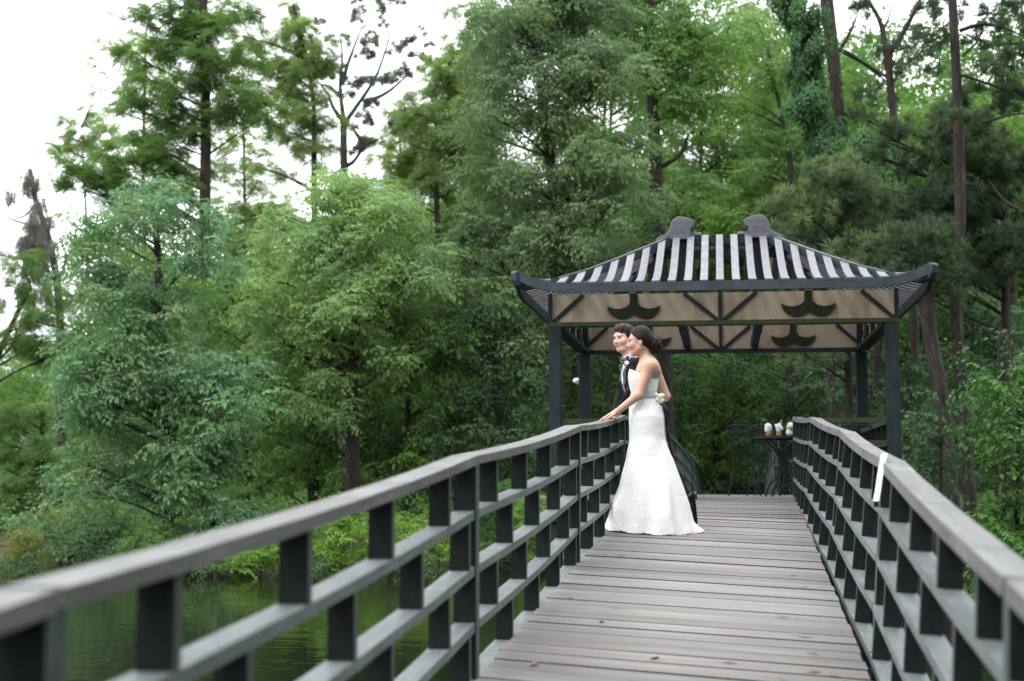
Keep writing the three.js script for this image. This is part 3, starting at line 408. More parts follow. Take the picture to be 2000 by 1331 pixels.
tree('cypress_tree', 'pale feathery cypress left of the bare forked pine', 'tree', null, { seed: 107, z: 45, r0: 0.14, trunk: [[616, 700], [613, 345], [611, 190], [573, 10]], kind: 'feather', mat: LEAF.palecypress, density: 190, deep: 0.9, boughs: offs(450, 0, 2.662, 34, 22, [[300, 60, 16, 26], [350, 110, 24, 26], [300, 220], [380, 260], [430, 300], [350, 330], [230, 400, 26, 20], [260, 440, 26, 18], [350, 400], [400, 370], [420, 590], [440, 640, 24, 18], [300, 560], [250, 600], [340, 720], [400, 760], [470, 760, 26, 14], [240, 700, 18, 12], [90, 850, 26, 12], [200, 880, 30, 10], [290, 910, 26, 8], [150, 1080, 34, 16], [220, 1110, 30, 16], [60, 1100, 30, 20], [120, 240, 28, 16], [170, 210, 18, 16], [50, 300, 24, 12], [290, 30, 12, 20], [320, 160, 18, 14], [150, 160, 12, 8], [470, 470, 22, 16], [300, 480, 24, 16], [120, 1180, 30, 14], [180, 330, 30, 18], [100, 420, 24, 14], [160, 480, 26, 14], [250, 330, 24, 18], [520, 330, 20, 16], [480, 250, 20, 16], [380, 160, 22, 20], [360, 480, 26, 18], [200, 640, 26, 14], [440, 850, 24, 14], [50, 180, 20, 14], [540, 640, 22, 14], [390, 660, 30, 20]]) });
tree('pine_tree', 'bare forked pine with thin scattered tufts standing against the white sky', 'tree', null, { seed: 108, z: 47, r0: 0.17, r1: 0.12, trunk: [[674, 700], [673, 370], [671, 300], [671, 242]], kind: 'needle', mat: LEAF.greypine, density: 170, size: 1.05, branchR: 0.4, rise: 0.2, minBranch: 0.1, bark: M.greybark, limbs: [[[590, 640], [570, 450], [580, 330], [575, 200]], [[590, 640], [540, 570], [500, 480], [450, 420]], [[595, 640], [650, 560], [700, 490], [760, 390], [800, 280], [830, 180]], [[690, 530], [780, 500], [850, 455], [920, 390]], [[580, 440], [605, 350], [640, 250], [680, 150]], [[595, 880], [560, 890], [500, 930]], [[590, 870], [640, 840], [700, 760], [790, 715]], [[570, 500], [510, 450], [470, 440]], [[690, 740], [650, 690], [630, 650]]].map((l) => ({ r: 0.09, pts: l.map(([x, y]) => [450 + x / 2.662, y / 2.662]) })), boughs: offs(450, 0, 2.662, 11, 11, [[515, 190, 6, 6], [592, 200, 9, 10], [660, 105, 8, 10], [680, 60, 8, 10], [780, 45, 8, 10], [790, 100, 8, 13], [720, 230, 14, 18], [700, 290, 18, 10], [690, 415, 18, 10], [650, 440, 12, 10], [740, 175, 10, 6], [850, 390, 12, 10], [830, 405, 9, 9], [905, 370, 12, 15], [960, 300, 14, 10], [990, 340, 8, 12], [985, 150, 7, 10], [970, 210, 9, 9], [880, 230, 6, 8], [905, 215, 5, 6], [740, 540, 14, 16], [695, 600, 14, 12], [720, 640, 12, 9], [640, 660, 9, 8], [700, 740, 16, 8], [870, 680, 16, 16], [470, 110, 9, 10], [830, 0, 8, 8], [650, 5, 8, 9], [760, 0, 8, 8], [890, 5, 7, 6], [660, 770, 18, 12], [610, 790, 14, 10], [550, 360, 16, 12], [480, 400, 14, 12], [600, 500, 12, 12], [850, 260, 9, 8], [560, 400, 14, 10], [780, 425, 14, 9], [1035, 230, 5, 6], [470, 530, 14, 10]]) });
tree('broadleaf_tree', 'bright pale green broadleaf tree in the middle of the left bank', 'tree', null, { seed: 109, z: 31, r0: 0.2, trunk: [[690, 960], [688, 720], [700, 560], [690, 420]], kind: 'broad', mat: LEAF.light, density: 80, size: 0.82, boughs: many(G(700, 345, 700, 165, 'dome', 46, 60), offs(0, 0, 1, 50, 32, [[600, 480], [570, 560], [620, 600], [540, 470], [520, 540], [500, 600], [530, 660], [560, 430], [640, 740], [720, 740], [780, 700], [560, 690], [600, 780], [690, 800], [800, 500], [840, 540], [780, 620], [700, 660], [560, 620], [640, 690], [860, 600]])) });
tree('cypress_tree', 'olive cypress with a dark stem right of the sky gap', 'tree', null, { seed: 110, z: 43, r0: 0.12, trunk: [[850, 700], [852, 370], [842, 310], [880, 120]], kind: 'feather', mat: LEAF.palecypress, density: 190, deep: 0.9, limbs: [{ r: 0.05, pts: [[850, 275], [900, 268], [940, 255]] }, { r: 0.05, pts: [[915, 25], [935, 45], [955, 60]] }], boughs: offs(450, 0, 2.662, 36, 22, [[1000, 480, 22, 14], [1100, 480], [1060, 560], [1130, 330], [1160, 400], [1210, 40, 18, 14], [1260, 220], [1300, 330], [1200, 520], [1050, 650], [1000, 690, 26, 18], [1110, 720], [900, 500, 14, 12], [930, 580, 20, 12], [960, 870], [1000, 940], [1240, 640], [1180, 730], [1240, 820], [1120, 900], [1250, 940], [900, 740, 22, 12], [1150, 60, 12, 10], [1300, 60, 18, 20], [1290, 120, 20, 14], [860, 820, 24, 16], [1140, 190, 8, 6], [1060, 1000], [900, 560, 16, 10], [1300, 450], [1340, 560], [1080, 420], [1020, 560, 26, 16], [960, 640, 22, 14], [1180, 620], [1100, 800], [1030, 860], [980, 780, 26, 16], [1250, 540], [1180, 260, 22, 14], [1240, 340, 30, 20], [900, 880, 30, 18], [860, 980, 30, 18]]) });
tree('broadleaf_tree', 'big grey-green broadleaf tree drooping behind the left end of the pavilion roof', 'tree', null, { seed: 111, z: 33, r0: 0.24, trunk: [[1088, 930], [1082, 620], [1085, 420], [1060, 200], [1050, 40]], kind: 'broad', mat: LEAF.grey, density: 82, size: 0.9, droop: 0.3, limbs: [{ r: 0.14, pts: [[1085, 640], [1140, 560], [1120, 420], [1080, 330]] }, { r: 0.1, pts: [[1084, 620], [1000, 540], [950, 470]] }, { r: 0.11, pts: [[1150, 760], [1155, 560], [1165, 420]] }], boughs: many(G(1075, -60, 560, 165, 'dome', 60, 66, 0.55), G(1060, -80, 160, 130, 'column', 16, 56), offs(0, 0, 1, 60, 30, [[930, 420], [900, 500], [880, 580], [960, 560], [1010, 610], [1200, 330], [1230, 270], [1180, 420], [940, 330], [1100, 500], [960, 680], [1040, 690]])) });
tree('forest_tree', 'tall straight brown trunk rising behind the left roof finial with high green leaves', 'tree', null, { seed: 112, z: 38, r0: 0.24, r1: 0.12, trunk: [[1300, 800], [1288, 470], [1278, 260], [1270, 80], [1262, -90]], kind: 'broad', mat: LEAF.mid, density: 90, limbs: [{ r: 0.08, pts: [[1284, 330], [1330, 300], [1345, 260]] }, { r: 0.06, pts: [[1270, 120], [1262, 90], [1262, 60]] }], boughs: many(G(1300, -60, 190, 110, 'column', 24, 52), offs(0, 0, 1, 44, 28, [[1220, 120], [1240, 60], [1400, 60], [1390, 150], [1340, 220], [1290, 200], [1250, 330], [1340, 400], [1380, 350], [1250, 420], [1350, 470], [1260, 250]])) });
tree('broadleaf_tree', 'bright yellow-green tree seen through the gap behind the pavilion roof', 'tree', null, { seed: 113, z: 54, r0: 0.2, trunk: [[1460, 800], [1450, 500], [1455, 250], [1440, 40]], kind: 'broad', mat: LEAF.yellow, density: 64, size: 1.15, limbs: [{ r: 0.1, pts: [[1450, 450], [1400, 240], [1350, 200]] }, { r: 0.08, pts: [[1450, 350], [1500, 180], [1530, 120]] }], boughs: many(G(1420, 60, 420, 130, 'column', 40, 46), offs(0, 0, 1, 44, 30, [[1500, 60], [1470, 20], [1530, 200], [1500, 300], [1420, 420], [1480, 480]])) });
tree('broadleaf_tree', 'smaller green tree with sky showing through left of the vine-covered trunk', 'tree', null, { seed: 114, z: 44, r0: 0.14, trunk: [[1548, 760], [1545, 330], [1530, 240], [1500, 100]], kind: 'broad', mat: LEAF.mid, density: 76, size: 1.05, boughs: many(G(1500, 60, 460, 70, 'column', 20, 42), offs(0, 0, 1, 30, 20, [[1465, 90], [1470, 30], [1440, 200]])) });
tree('vine_covered_tree', 'tree trunk wrapped in a thick column of green vines at upper right', 'tree', null, { seed: 115, z: 34, r0: 0.16, trunk: [[1625, 700], [1612, 360], [1590, 200], [1558, -60]], kind: 'vine', mat: LEAF.vine, crownName: 'vines', density: 150, size: 0.95, deep: 0.6, branch: false, boughs: (r) => { const o = []; for (let i = 0; i < 26; i++) { const t = i / 25, y = mix(-30, 370, t), x = mix(1555, 1612, t) + (r() - 0.5) * 44; o.push([x, y, 18 + 24 * r(), 18 + 18 * r()]); } for (const [x, y] of [[1640, 340], [1660, 310], [1600, 330], [1660, 290], [1700, 270], [1690, 340], [1720, 320]]) o.push([x, y, 36, 32]); return o; } });
tree('pine_tree', 'dark thick pine trunk with a few vines beside the vine column', 'tree', null, { seed: 116, z: 36, r0: 0.17, r1: 0.17, trunk: [[1668, 760], [1660, 420], [1643, 260], [1625, 90], [1608, -60]], kind: 'vine', mat: LEAF.mid, crownName: 'vines', density: 90, size: 0.9, deep: 0.5, branch: false, bark: M.pinebark, limbs: [{ r: 0.06, pts: [[1640, 100], [1662, 60], [1676, 25]] }, { r: 0.07, pts: [[1648, 100], [1690, 125], [1730, 158]] }], boughs: offs(0, 0, 1, 15, 22, [[1640, 150], [1650, 200], [1655, 250], [1665, 200, 12, 14], [1672, 60, 18, 10], [1690, 60, 12, 8], [1660, 300, 24, 26], [1630, 130, 12, 10], [1670, 220, 18, 18]]) });
tree('pine_tree', 'slender pine that forks into a Y high above the right half of the roof', 'tree', null, { seed: 117, z: 34, r0: 0.11, r1: 0.09, trunk: [[1800, 1000], [1775, 480], [1758, 370], [1748, 250], [1733, 105]], kind: 'needle', mat: LEAF.pine, density: 80, size: 1.05, branchR: 0.45, rise: 0.2, minBranch: 0.1, bark: M.pinebark, limbs: [{ r: 0.08, pts: [[1733, 110], [1722, 50], [1705, 15], [1680, -10]] }, { r: 0.08, pts: [[1735, 108], [1765, 62], [1788, 20], [1804, -20]] }, { r: 0.03, pts: [[1725, 60], [1738, 30], [1742, 12]] }, { r: 0.05, pts: [[1748, 160], [1700, 130], [1655, 100]] }, { r: 0.04, pts: [[1755, 260], [1700, 235], [1680, 190]] }], boughs: offs(0, 0, 1, 30, 17, [[1800, 70], [1780, 95], [1815, 30], [1760, 120], [1700, 10, 30, 12], [1680, 0], [1820, 10], [1740, 95, 20, 14], [1840, 15], [1700, 180, 20, 16], [1820, 90], [1780, 140], [1715, 200], [1690, 220], [1830, 130, 18, 14], [1870, 25, 16, 12]]) });
tree('pine_tree', 'tall straight pine trunk right of the pavilion reaching the top of the picture', 'tree', null, { seed: 118, z: 28, r0: 0.14, r1: 0.085, trunk: [[1896, 1000], [1880, 780], [1867, 580], [1876, 430], [1870, 180], [1857, -60]], kind: 'needle', mat: LEAF.pine, density: 90, size: 1.0, branchR: 0.45, rise: 0.2, minBranch: 0.1, bark: M.pinebark, limbs: [{ r: 0.045, pts: [[1875, 60], [1920, 47], [1960, 55], [2010, 75]] }, { r: 0.035, pts: [[1874, 145], [1920, 160], [1960, 175], [2010, 200]] }, { r: 0.035, pts: [[1920, 240], [1960, 228], [2010, 220]] }, { r: 0.03, pts: [[1872, 60], [1830, 75], [1800, 90]] }, { r: 0.03, pts: [[1880, 110], [1910, 80], [1930, 20]] }, { r: 0.04, pts: [[1990, 410], [1960, 390], [1930, 350]] }], boughs: offs(0, 0, 1, 34, 18, [[1960, 20], [1995, 40], [1990, 110], [1905, 90, 26, 16], [1935, 125], [1985, 150], [1900, 180, 26, 14], [1855, 210, 30, 14], [1815, 75, 26, 14], [1960, 205], [1990, 5], [1930, 60], [1990, 80], [1960, 120], [1935, 20, 24, 14], [1985, 180], [1830, 60, 24, 12], [1940, 185], [1850, 235], [1900, 240]]) });
tree('pine_tree', 'thick leaning brown trunk just right of the pavilion post', 'tree', null, { seed: 119, z: 27, r0: 0.15, r1: 0.13, trunk: [[1858, 960], [1838, 770], [1818, 660], [1808, 560], [1800, 440]], kind: 'needle', mat: LEAF.pine, density: 60, size: 1.0, bark: M.pinebark, branch: false, boughs: G(1800, 430, 560, 60, 'column', 14, 44, 0.5) });
tree('young_pine', 'bushy grey-green young pine with pale candles behind the right half of the roof', 'tree', null, { seed: 120, z: 29, r0: 0.12, trunk: [[1660, 900], [1655, 600], [1650, 350]], kind: 'needle', mat: LEAF.youngpine, density: 82, size: 1.05, boughs: many(G(1650, 335, 580, 130, 'dome', 44, 50, 0.6), offs(0, 0, 1, 36, 28, [[1590, 650], [1630, 690], [1660, 640], [1600, 700], [1690, 650], [1560, 690]])), extra: [{ name: 'candles', kind: 'needle', mat: LEAF.olive, density: 6, size: 0.6, boughs: G(1645, 330, 560, 130, 'dome', 20, 40) }] });
tree('pine_tree', 'dense dark pine filling the right edge above the shrubs', 'tree', null, { seed: 121, z: 31, r0: 0.16, trunk: [[1970, 1000], [1965, 600], [1960, 250]], kind: 'needle', mat: LEAF.pine, density: 84, size: 1.1, bark: M.pinebark, boughs: many(G(1890, 240, 570, 130, 'dome', 50, 50, 0.55), offs(0, 0, 1, 40, 24, [[1800, 300], [1780, 260], [1830, 240], [1760, 330], [1800, 400], [1760, 450], [1700, 300], [1720, 260]])) });
tree('broadleaf_tree', 'mid-green leafy tree at the right edge seen through the pines', 'tree', null, { seed: 122, z: 44, r0: 0.16, trunk: [[1985, 900], [1980, 500], [1975, 250]], kind: 'broad', mat: LEAF.mid, density: 64, size: 1.1, boughs: many(G(1960, 220, 480, 70, 'dome', 24, 46), G(1810, 200, 330, 70, 'dome', 12, 36), G(1820, 300, 420, 60, 'round', 8, 36)) });
// airy pale trees further back that fill the sky between the near crowns
tree('cypress_tree', 'pale feathery cypress far behind, filling the sky between the two tall cypresses', 'tree', null, { seed: 131, z: 58, r0: 0.13, trunk: [[480, 700], [478, 420], [475, 230]], kind: 'feather', mat: LEAF.palecypress, density: 80, size: 1.25, boughs: many(G(475, 230, 480, 75, 'dome', 34, 28, 0.5), G(520, 420, 600, 60, 'column', 16, 30, 0.5)) });
tree('cypress_tree', 'pale airy tree far behind, right of the bare forked pine', 'tree', null, { seed: 132, z: 60, r0: 0.13, trunk: [[790, 700], [785, 420], [780, 240]], kind: 'feather', mat: LEAF.palecypress, density: 120, size: 1.25, boughs: many(G(790, 210, 460, 80, 'dome', 36, 30, 0.5)) });
tree('cypress_tree', 'pale airy cypress far behind the left side of the tall dark cypress', 'tree', null, { seed: 133, z: 56, r0: 0.13, trunk: [[285, 700], [280, 300], [285, 60]], kind: 'feather', mat: LEAF.palecypress, density: 90, size: 1.25, boughs: many(G(280, 60, 420, 70, 'dome', 34, 26, 0.5)) });
tree('cypress_tree', 'yellow-green airy cypress far behind at the shoulder of the big grey-green tree', 'tree', null, { seed: 134, z: 57, r0: 0.13, trunk: [[905, 700], [900, 300], [915, 60]], kind: 'feather', mat: LEAF.palecypress, density: 90, size: 1.3, boughs: many(G(905, 110, 460, 50, 'dome', 26, 30, 0.55)) });
tree('broadleaf_tree', 'light green leafy tree behind the stem of the tall dark cypress', 'tree', null, { seed: 135, z: 50, r0: 0.13, trunk: [[440, 800], [440, 560], [440, 440]], kind: 'broad', mat: LEAF.light, density: 60, size: 1.15, boughs: G(455, 430, 720, 80, 'dome', 26, 42) });

// ---- understorey
// ---- understorey
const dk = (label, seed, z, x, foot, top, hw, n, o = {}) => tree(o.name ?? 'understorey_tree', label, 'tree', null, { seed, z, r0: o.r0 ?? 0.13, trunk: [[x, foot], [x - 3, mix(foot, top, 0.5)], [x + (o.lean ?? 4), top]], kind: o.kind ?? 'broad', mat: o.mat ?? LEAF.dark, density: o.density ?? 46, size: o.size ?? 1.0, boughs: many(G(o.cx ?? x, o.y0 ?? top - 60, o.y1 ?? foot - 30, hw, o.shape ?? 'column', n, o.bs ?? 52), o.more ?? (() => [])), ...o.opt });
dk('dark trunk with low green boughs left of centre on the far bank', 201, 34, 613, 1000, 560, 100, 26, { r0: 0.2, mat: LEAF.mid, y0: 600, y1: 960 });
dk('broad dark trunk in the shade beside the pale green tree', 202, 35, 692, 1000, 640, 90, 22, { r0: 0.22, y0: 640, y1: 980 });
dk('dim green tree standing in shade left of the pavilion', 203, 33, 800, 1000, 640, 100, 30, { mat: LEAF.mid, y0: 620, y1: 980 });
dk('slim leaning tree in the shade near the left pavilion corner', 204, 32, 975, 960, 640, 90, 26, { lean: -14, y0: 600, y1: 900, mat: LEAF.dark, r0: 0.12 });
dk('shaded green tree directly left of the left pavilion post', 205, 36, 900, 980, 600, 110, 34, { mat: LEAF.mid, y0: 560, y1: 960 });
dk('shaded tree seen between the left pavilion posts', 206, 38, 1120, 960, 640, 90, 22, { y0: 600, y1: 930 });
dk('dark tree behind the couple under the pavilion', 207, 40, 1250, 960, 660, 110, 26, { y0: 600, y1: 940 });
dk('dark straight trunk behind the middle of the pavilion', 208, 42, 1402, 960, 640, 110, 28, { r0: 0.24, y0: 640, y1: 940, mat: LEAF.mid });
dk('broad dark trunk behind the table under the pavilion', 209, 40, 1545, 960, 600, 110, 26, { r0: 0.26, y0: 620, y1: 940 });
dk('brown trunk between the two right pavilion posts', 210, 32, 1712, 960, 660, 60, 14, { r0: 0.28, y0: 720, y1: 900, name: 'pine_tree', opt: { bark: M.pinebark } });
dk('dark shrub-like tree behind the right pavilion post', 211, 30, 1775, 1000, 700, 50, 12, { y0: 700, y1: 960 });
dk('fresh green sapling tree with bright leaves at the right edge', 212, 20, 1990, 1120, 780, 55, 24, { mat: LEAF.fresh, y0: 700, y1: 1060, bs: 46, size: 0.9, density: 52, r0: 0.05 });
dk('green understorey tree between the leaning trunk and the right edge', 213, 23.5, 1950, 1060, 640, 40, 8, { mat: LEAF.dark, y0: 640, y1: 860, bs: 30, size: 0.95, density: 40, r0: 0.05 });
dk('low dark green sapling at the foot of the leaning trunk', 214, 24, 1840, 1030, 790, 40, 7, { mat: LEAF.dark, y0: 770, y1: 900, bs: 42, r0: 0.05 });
dk('half-hidden light green tree behind the big blue-green one', 215, 33, 480, 1000, 560, 90, 26, { mat: LEAF.mid, y0: 520, y1: 960 });
dk('shaded cypress behind the left end of the bank trees', 216, 40, 200, 1000, 560, 110, 26, { mat: LEAF.cypress, y0: 560, y1: 960, kind: 'feather', density: 80 });
dk('tall green tree filling the gap left of the straight brown trunk', 217, 46, 1190, 900, 200, 110, 34, { mat: LEAF.mid, y0: 40, y1: 620, size: 1.1, density: 38 });
dk('dim tall tree behind the right half of the pavilion roof', 218, 48, 1600, 900, 300, 150, 40, { mat: LEAF.mid, y0: 200, y1: 700, size: 1.15, density: 38 });
dk('deep green tree behind the pale tree in the middle of the left bank', 219, 42, 760, 900, 420, 120, 36, { mat: LEAF.mid, y0: 440, y1: 800, size: 1.1 });
dk('tall bright green tree behind the grey-green one at top centre', 220, 47, 960, 900, 160, 80, 30, { mat: LEAF.light, y0: 60, y1: 560, size: 1.1, density: 38 });
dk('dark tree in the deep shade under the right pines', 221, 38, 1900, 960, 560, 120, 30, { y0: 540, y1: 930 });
dk('tall leafy tree filling the top edge right of the grey-green one', 222, 50, 1180, 900, 60, 100, 40, { mat: LEAF.mid, y0: -80, y1: 420, size: 1.25, density: 44, bs: 60 });
dk('tall leafy tree with bright crown above the middle of the roof', 223, 52, 1370, 900, 60, 90, 36, { mat: LEAF.light, y0: -40, y1: 420, size: 1.25, density: 40, bs: 58 });
dk('tall green tree behind the grey-green one at its left shoulder', 224, 49, 930, 900, 100, 70, 26, { mat: LEAF.mid, y0: 120, y1: 560, size: 1.2, density: 42, bs: 56 });
dk('leafy tree behind the vine-covered trunk', 225, 50, 1560, 900, 200, 90, 34, { mat: LEAF.mid, y0: 130, y1: 480, size: 1.2, density: 42, bs: 54 });
dk('green tree behind the Y-forked pine', 226, 50, 1740, 900, 260, 100, 30, { mat: LEAF.mid, y0: 220, y1: 520, size: 1.2, density: 42, bs: 54 });
// shrubs on the shore
function shrub(label, seed, z, cx, y0, y1, hw, n, mat, o = {}) { return tree('shrub', label, 'shrub', null, { seed, z, r0: 0.03, trunk: [[cx, y1], [cx + 5, (y0 + y1) / 2]], kind: o.kind ?? 'fine', mat, density: 90, size: 0.8, minBranch: 0.1, crownName: 'foliage', boughs: G(cx, y0, y1, hw, 'dome', n, o.bs ?? 26, 0.75), ...o }); }
shrub('round olive shrub on the shore at lower left above the rail', 301, 27.5, 66, 1040, 1115, 55, 12, LEAF.olive);
shrub('bright lime shrub leaning over the water left of the second rail post', 302, 25.5, 505, 1060, 1150, 42, 12, LEAF.shrub);
shrub('lime green shrub seen through the railing at the waterline', 303, 25.8, 590, 1020, 1130, 42, 12, LEAF.shrub);
shrub('tall lime green shrub in the widest gap of the near left railing', 304, 25.8, 665, 985, 1130, 50, 18, LEAF.shrub);
shrub('bright green shrub by the shore right of the tall lime one', 305, 26.5, 760, 1000, 1120, 46, 14, LEAF.shrub);
shrub('light green shrub behind the middle post of the left railing', 306, 27, 855, 1000, 1140, 48, 16, LEAF.shrub);
shrub('green shrub under the left corner of the pavilion behind the rail', 307, 29, 950, 940, 1110, 56, 18, LEAF.fresh);
shrub('lime shrub glimpsed low through the railing near the bride', 308, 29, 1045, 960, 1100, 50, 14, LEAF.shrub);
shrub('dark green shrub on the shore below the dead tree', 309, 30, 160, 980, 1100, 60, 14, LEAF.mid);
shrub('green shrub half hidden behind the rail at far left', 310, 28.5, 240, 1030, 1120, 50, 12, LEAF.shrub);
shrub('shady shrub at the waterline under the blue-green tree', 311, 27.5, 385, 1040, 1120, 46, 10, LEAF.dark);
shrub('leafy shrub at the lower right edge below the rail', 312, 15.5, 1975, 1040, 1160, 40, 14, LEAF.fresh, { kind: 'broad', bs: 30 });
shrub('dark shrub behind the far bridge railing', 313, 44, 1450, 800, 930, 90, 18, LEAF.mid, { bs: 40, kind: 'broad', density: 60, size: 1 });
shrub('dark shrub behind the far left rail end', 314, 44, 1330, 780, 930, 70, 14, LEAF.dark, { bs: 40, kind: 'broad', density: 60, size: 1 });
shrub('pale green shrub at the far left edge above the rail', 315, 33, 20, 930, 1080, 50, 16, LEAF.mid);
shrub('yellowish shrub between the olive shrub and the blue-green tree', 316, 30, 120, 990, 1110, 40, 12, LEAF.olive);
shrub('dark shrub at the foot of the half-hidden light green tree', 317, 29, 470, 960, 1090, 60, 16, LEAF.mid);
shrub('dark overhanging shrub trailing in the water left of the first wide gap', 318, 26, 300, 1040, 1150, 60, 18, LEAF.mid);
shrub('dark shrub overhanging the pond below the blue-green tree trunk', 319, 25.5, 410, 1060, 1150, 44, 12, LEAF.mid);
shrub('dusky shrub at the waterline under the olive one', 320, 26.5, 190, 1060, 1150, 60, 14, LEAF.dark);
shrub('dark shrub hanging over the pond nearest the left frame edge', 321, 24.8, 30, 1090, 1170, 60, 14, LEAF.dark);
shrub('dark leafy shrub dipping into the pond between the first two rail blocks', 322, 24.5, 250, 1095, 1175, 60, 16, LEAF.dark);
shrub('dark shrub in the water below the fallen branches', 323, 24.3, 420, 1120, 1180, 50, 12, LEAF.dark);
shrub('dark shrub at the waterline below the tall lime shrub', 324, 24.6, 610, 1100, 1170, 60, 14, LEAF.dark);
shrub('dark shrub at the waterline left of the long middle rail post', 325, 25, 800, 1090, 1165, 60, 14, LEAF.dark);
// fallen grey branches at the waterline
{
  const r = rngOf(77), o = at(415, 1125, 26), f = thing('fallen_branches', 'bare grey fallen branches lying at the waterline under the blue-green tree', 'branches', V(o.x, 0.05, o.z)); const gs = [];
  for (let i = 0; i < 26; i++) { const a = V((r() - 0.3) * 0.9, 0.02, (r() - 0.5) * 0.5), b = a.clone().add(V(0.5 * (r() - 0.7), 0.1 + 0.28 * r(), 0.5 * (r() - 0.5))), c = b.clone().add(V(0.35 * (r() - 0.6), 0.12 * r() - 0.02, 0.3 * (r() - 0.5))); gs.push(tube([a, b, c], [0.012, 0.008, 0.003], 4, 5)); }
  mesh('branch', join(gs), M.greybark, f);
}
// woodland closing the view, too dense to tell trees apart
function wood(name, label, n, seed, place, mat, size, kind = 'broad') {
  const r = rngOf(seed), im = new THREE.InstancedMesh(SPRAY[kind], mat, n), m = new THREE.Matrix4(), c = new THREE.Color(); 
  for (let i = 0; i < n; i++) { const p = place(r), s = size * (0.7 + 0.7 * r()); m.compose(p, new THREE.Quaternion().setFromEuler(new THREE.Euler((r() - 0.5) * 1.2, r() * 6.28, (r() - 0.5) * 1.2)), V(s, s, s)); im.setMatrixAt(i, m); const h = r() * 0.5 + 0.5 * fbm(p.x * 0.4 + 50, p.y * 0.5 + 50, 1e6, 1e6, 2, 3); im.setColorAt(i, c.setRGB(0.7 + 0.6 * h, 0.8 + 0.4 * h, 0.95)); }
  im.name = numbered(name); im.castShadow = im.receiveShadow = true; tag(im, label, 'woodland', null, 'stuff'); scene.add(im);
}
// outside the frame: the woods that shade the bridge from behind the viewer and from the right
const ridge = (x) => 11 * fbm(x * 0.12 + 20, 3, 1e6, 1e6, 3, 12);
wood('woodland', 'dense dark woodland closing the view behind the pavilion', 34000, 401, (r) => { const z = -(50 + 26 * r()), x = mix(-26, 40, r()), top = 5.5 + ridge(x) + 5 * smooth(-8, -2, x); return V(x, 0.8 + top * Math.pow(r(), 0.8), z); }, LEAF.mid, 2.0);
wood('woodland', 'pale hazy woodland far across the pond at the left edge', 9000, 402, (r) => { const z = -(92 + 25 * r()), x = mix(-85, -34, r()), top = 7 + 0.6 * ridge(x * 0.7); return V(x, 0.5 + top * Math.pow(r(), 0.7), z); }, LEAF.mid, 2.2);
wood('undergrowth', 'low green undergrowth carpeting the banks', 16000, 403, (r) => { for (let i = 0; i < 30; i++) { const x = mix(-34, 26, r()), z = -mix(9, 50, r()), y = groundY(x, z); if (y > 0.25) return V(x, y + 0.45 * r() * r() + 0.03, z); } return V(0, -2, -60); }, LEAF.mid, 0.95);
wood('woodland', 'woodland on the bank behind the viewer that darkens what faces it', 15000, 404, (r) => { const x = mix(-14, 34, r()), z = mix(9, 26, r()) - 0.25 * Math.max(0, x - 6); return V(x, 0.6 + 11 * Math.pow(r(), 0.8), z); }, LEAF.dark, 1.8);
wood('woodland', 'tall woodland on the right bank beyond the edge of the view', 9000, 405, (r) => { const z = -mix(-6, 20, r()), x = mix(8.5, 20, r()) + Math.max(0, -z - 10) * 0.28; return V(x, 1.2 + 12 * Math.pow(r(), 0.7), z); }, LEAF.dark, 1.7);

// ------------------------------------------------------------------ people
M.skinF = new THREE.MeshPhysicalMaterial({ roughness: 0.5, vertexColors: true, sheen: 0.2 }); M.skinF.color.setRGB(1, 1, 1);
M.skinM = new THREE.MeshPhysicalMaterial({ roughness: 0.52, vertexColors: true, sheen: 0.15 }); M.skinM.color.setRGB(1, 1, 1);
M.hairF = std(lin(0.007, 0.0045, 0.004), { roughness: 0.6, specularIntensity: 0.45, bumpMap: rep(T.plank, 3, 30), bumpScale: 0.002 });
M.hairM = std(lin(0.024, 0.013, 0.009), { roughness: 0.6, specularIntensity: 0.45, bumpMap: rep(T.plank, 20, 3), bumpScale: 0.003 });
M.lace = std(lin(0.80, 0.80, 0.805), { roughness: 0.85, bumpMap: rep(T.lace, 2.6, 2.6), bumpScale: 0.0032 });
M.satin = new THREE.MeshPhysicalMaterial({ roughness: 0.35, sheen: 0.5 }); M.satin.color.setRGB(0.74, 0.71, 0.62);
M.bead = std(lin(0.68, 0.68, 0.66), { roughness: 0.35, bumpMap: rep(T.lace, 9, 9), bumpScale: 0.006 });
M.suit = std(lin(0.006, 0.0065, 0.009), { roughness: 0.85, specularIntensity: 0.35, bumpMap: rep(T.cloth, 6, 6), bumpScale: 0.001 });
M.lapel = std(lin(0.010, 0.011, 0.014), { roughness: 0.35 });
M.shirt = std(lin(0.62, 0.68, 0.78), { roughness: 0.7 });
M.bow = std(lin(0.008, 0.009, 0.015), { roughness: 0.3 });
M.shoe = std(lin(0.006, 0.006, 0.008), { roughness: 0.22 });
M.sole = std(lin(0.012, 0.013, 0.017), { roughness: 0.45 });
M.eye = std(lin(0.35, 0.33, 0.31), { roughness: 0.2 }); M.iris = std(lin(0.015, 0.010, 0.008), { roughness: 0.15 });
M.teeth = std(lin(0.72, 0.70, 0.66), { roughness: 0.3 });
M.petal = std(lin(0.78, 0.77, 0.70), { roughness: 0.8 }); M.stem = leafMat(0.12, 0.28, 0.04, 0.3);

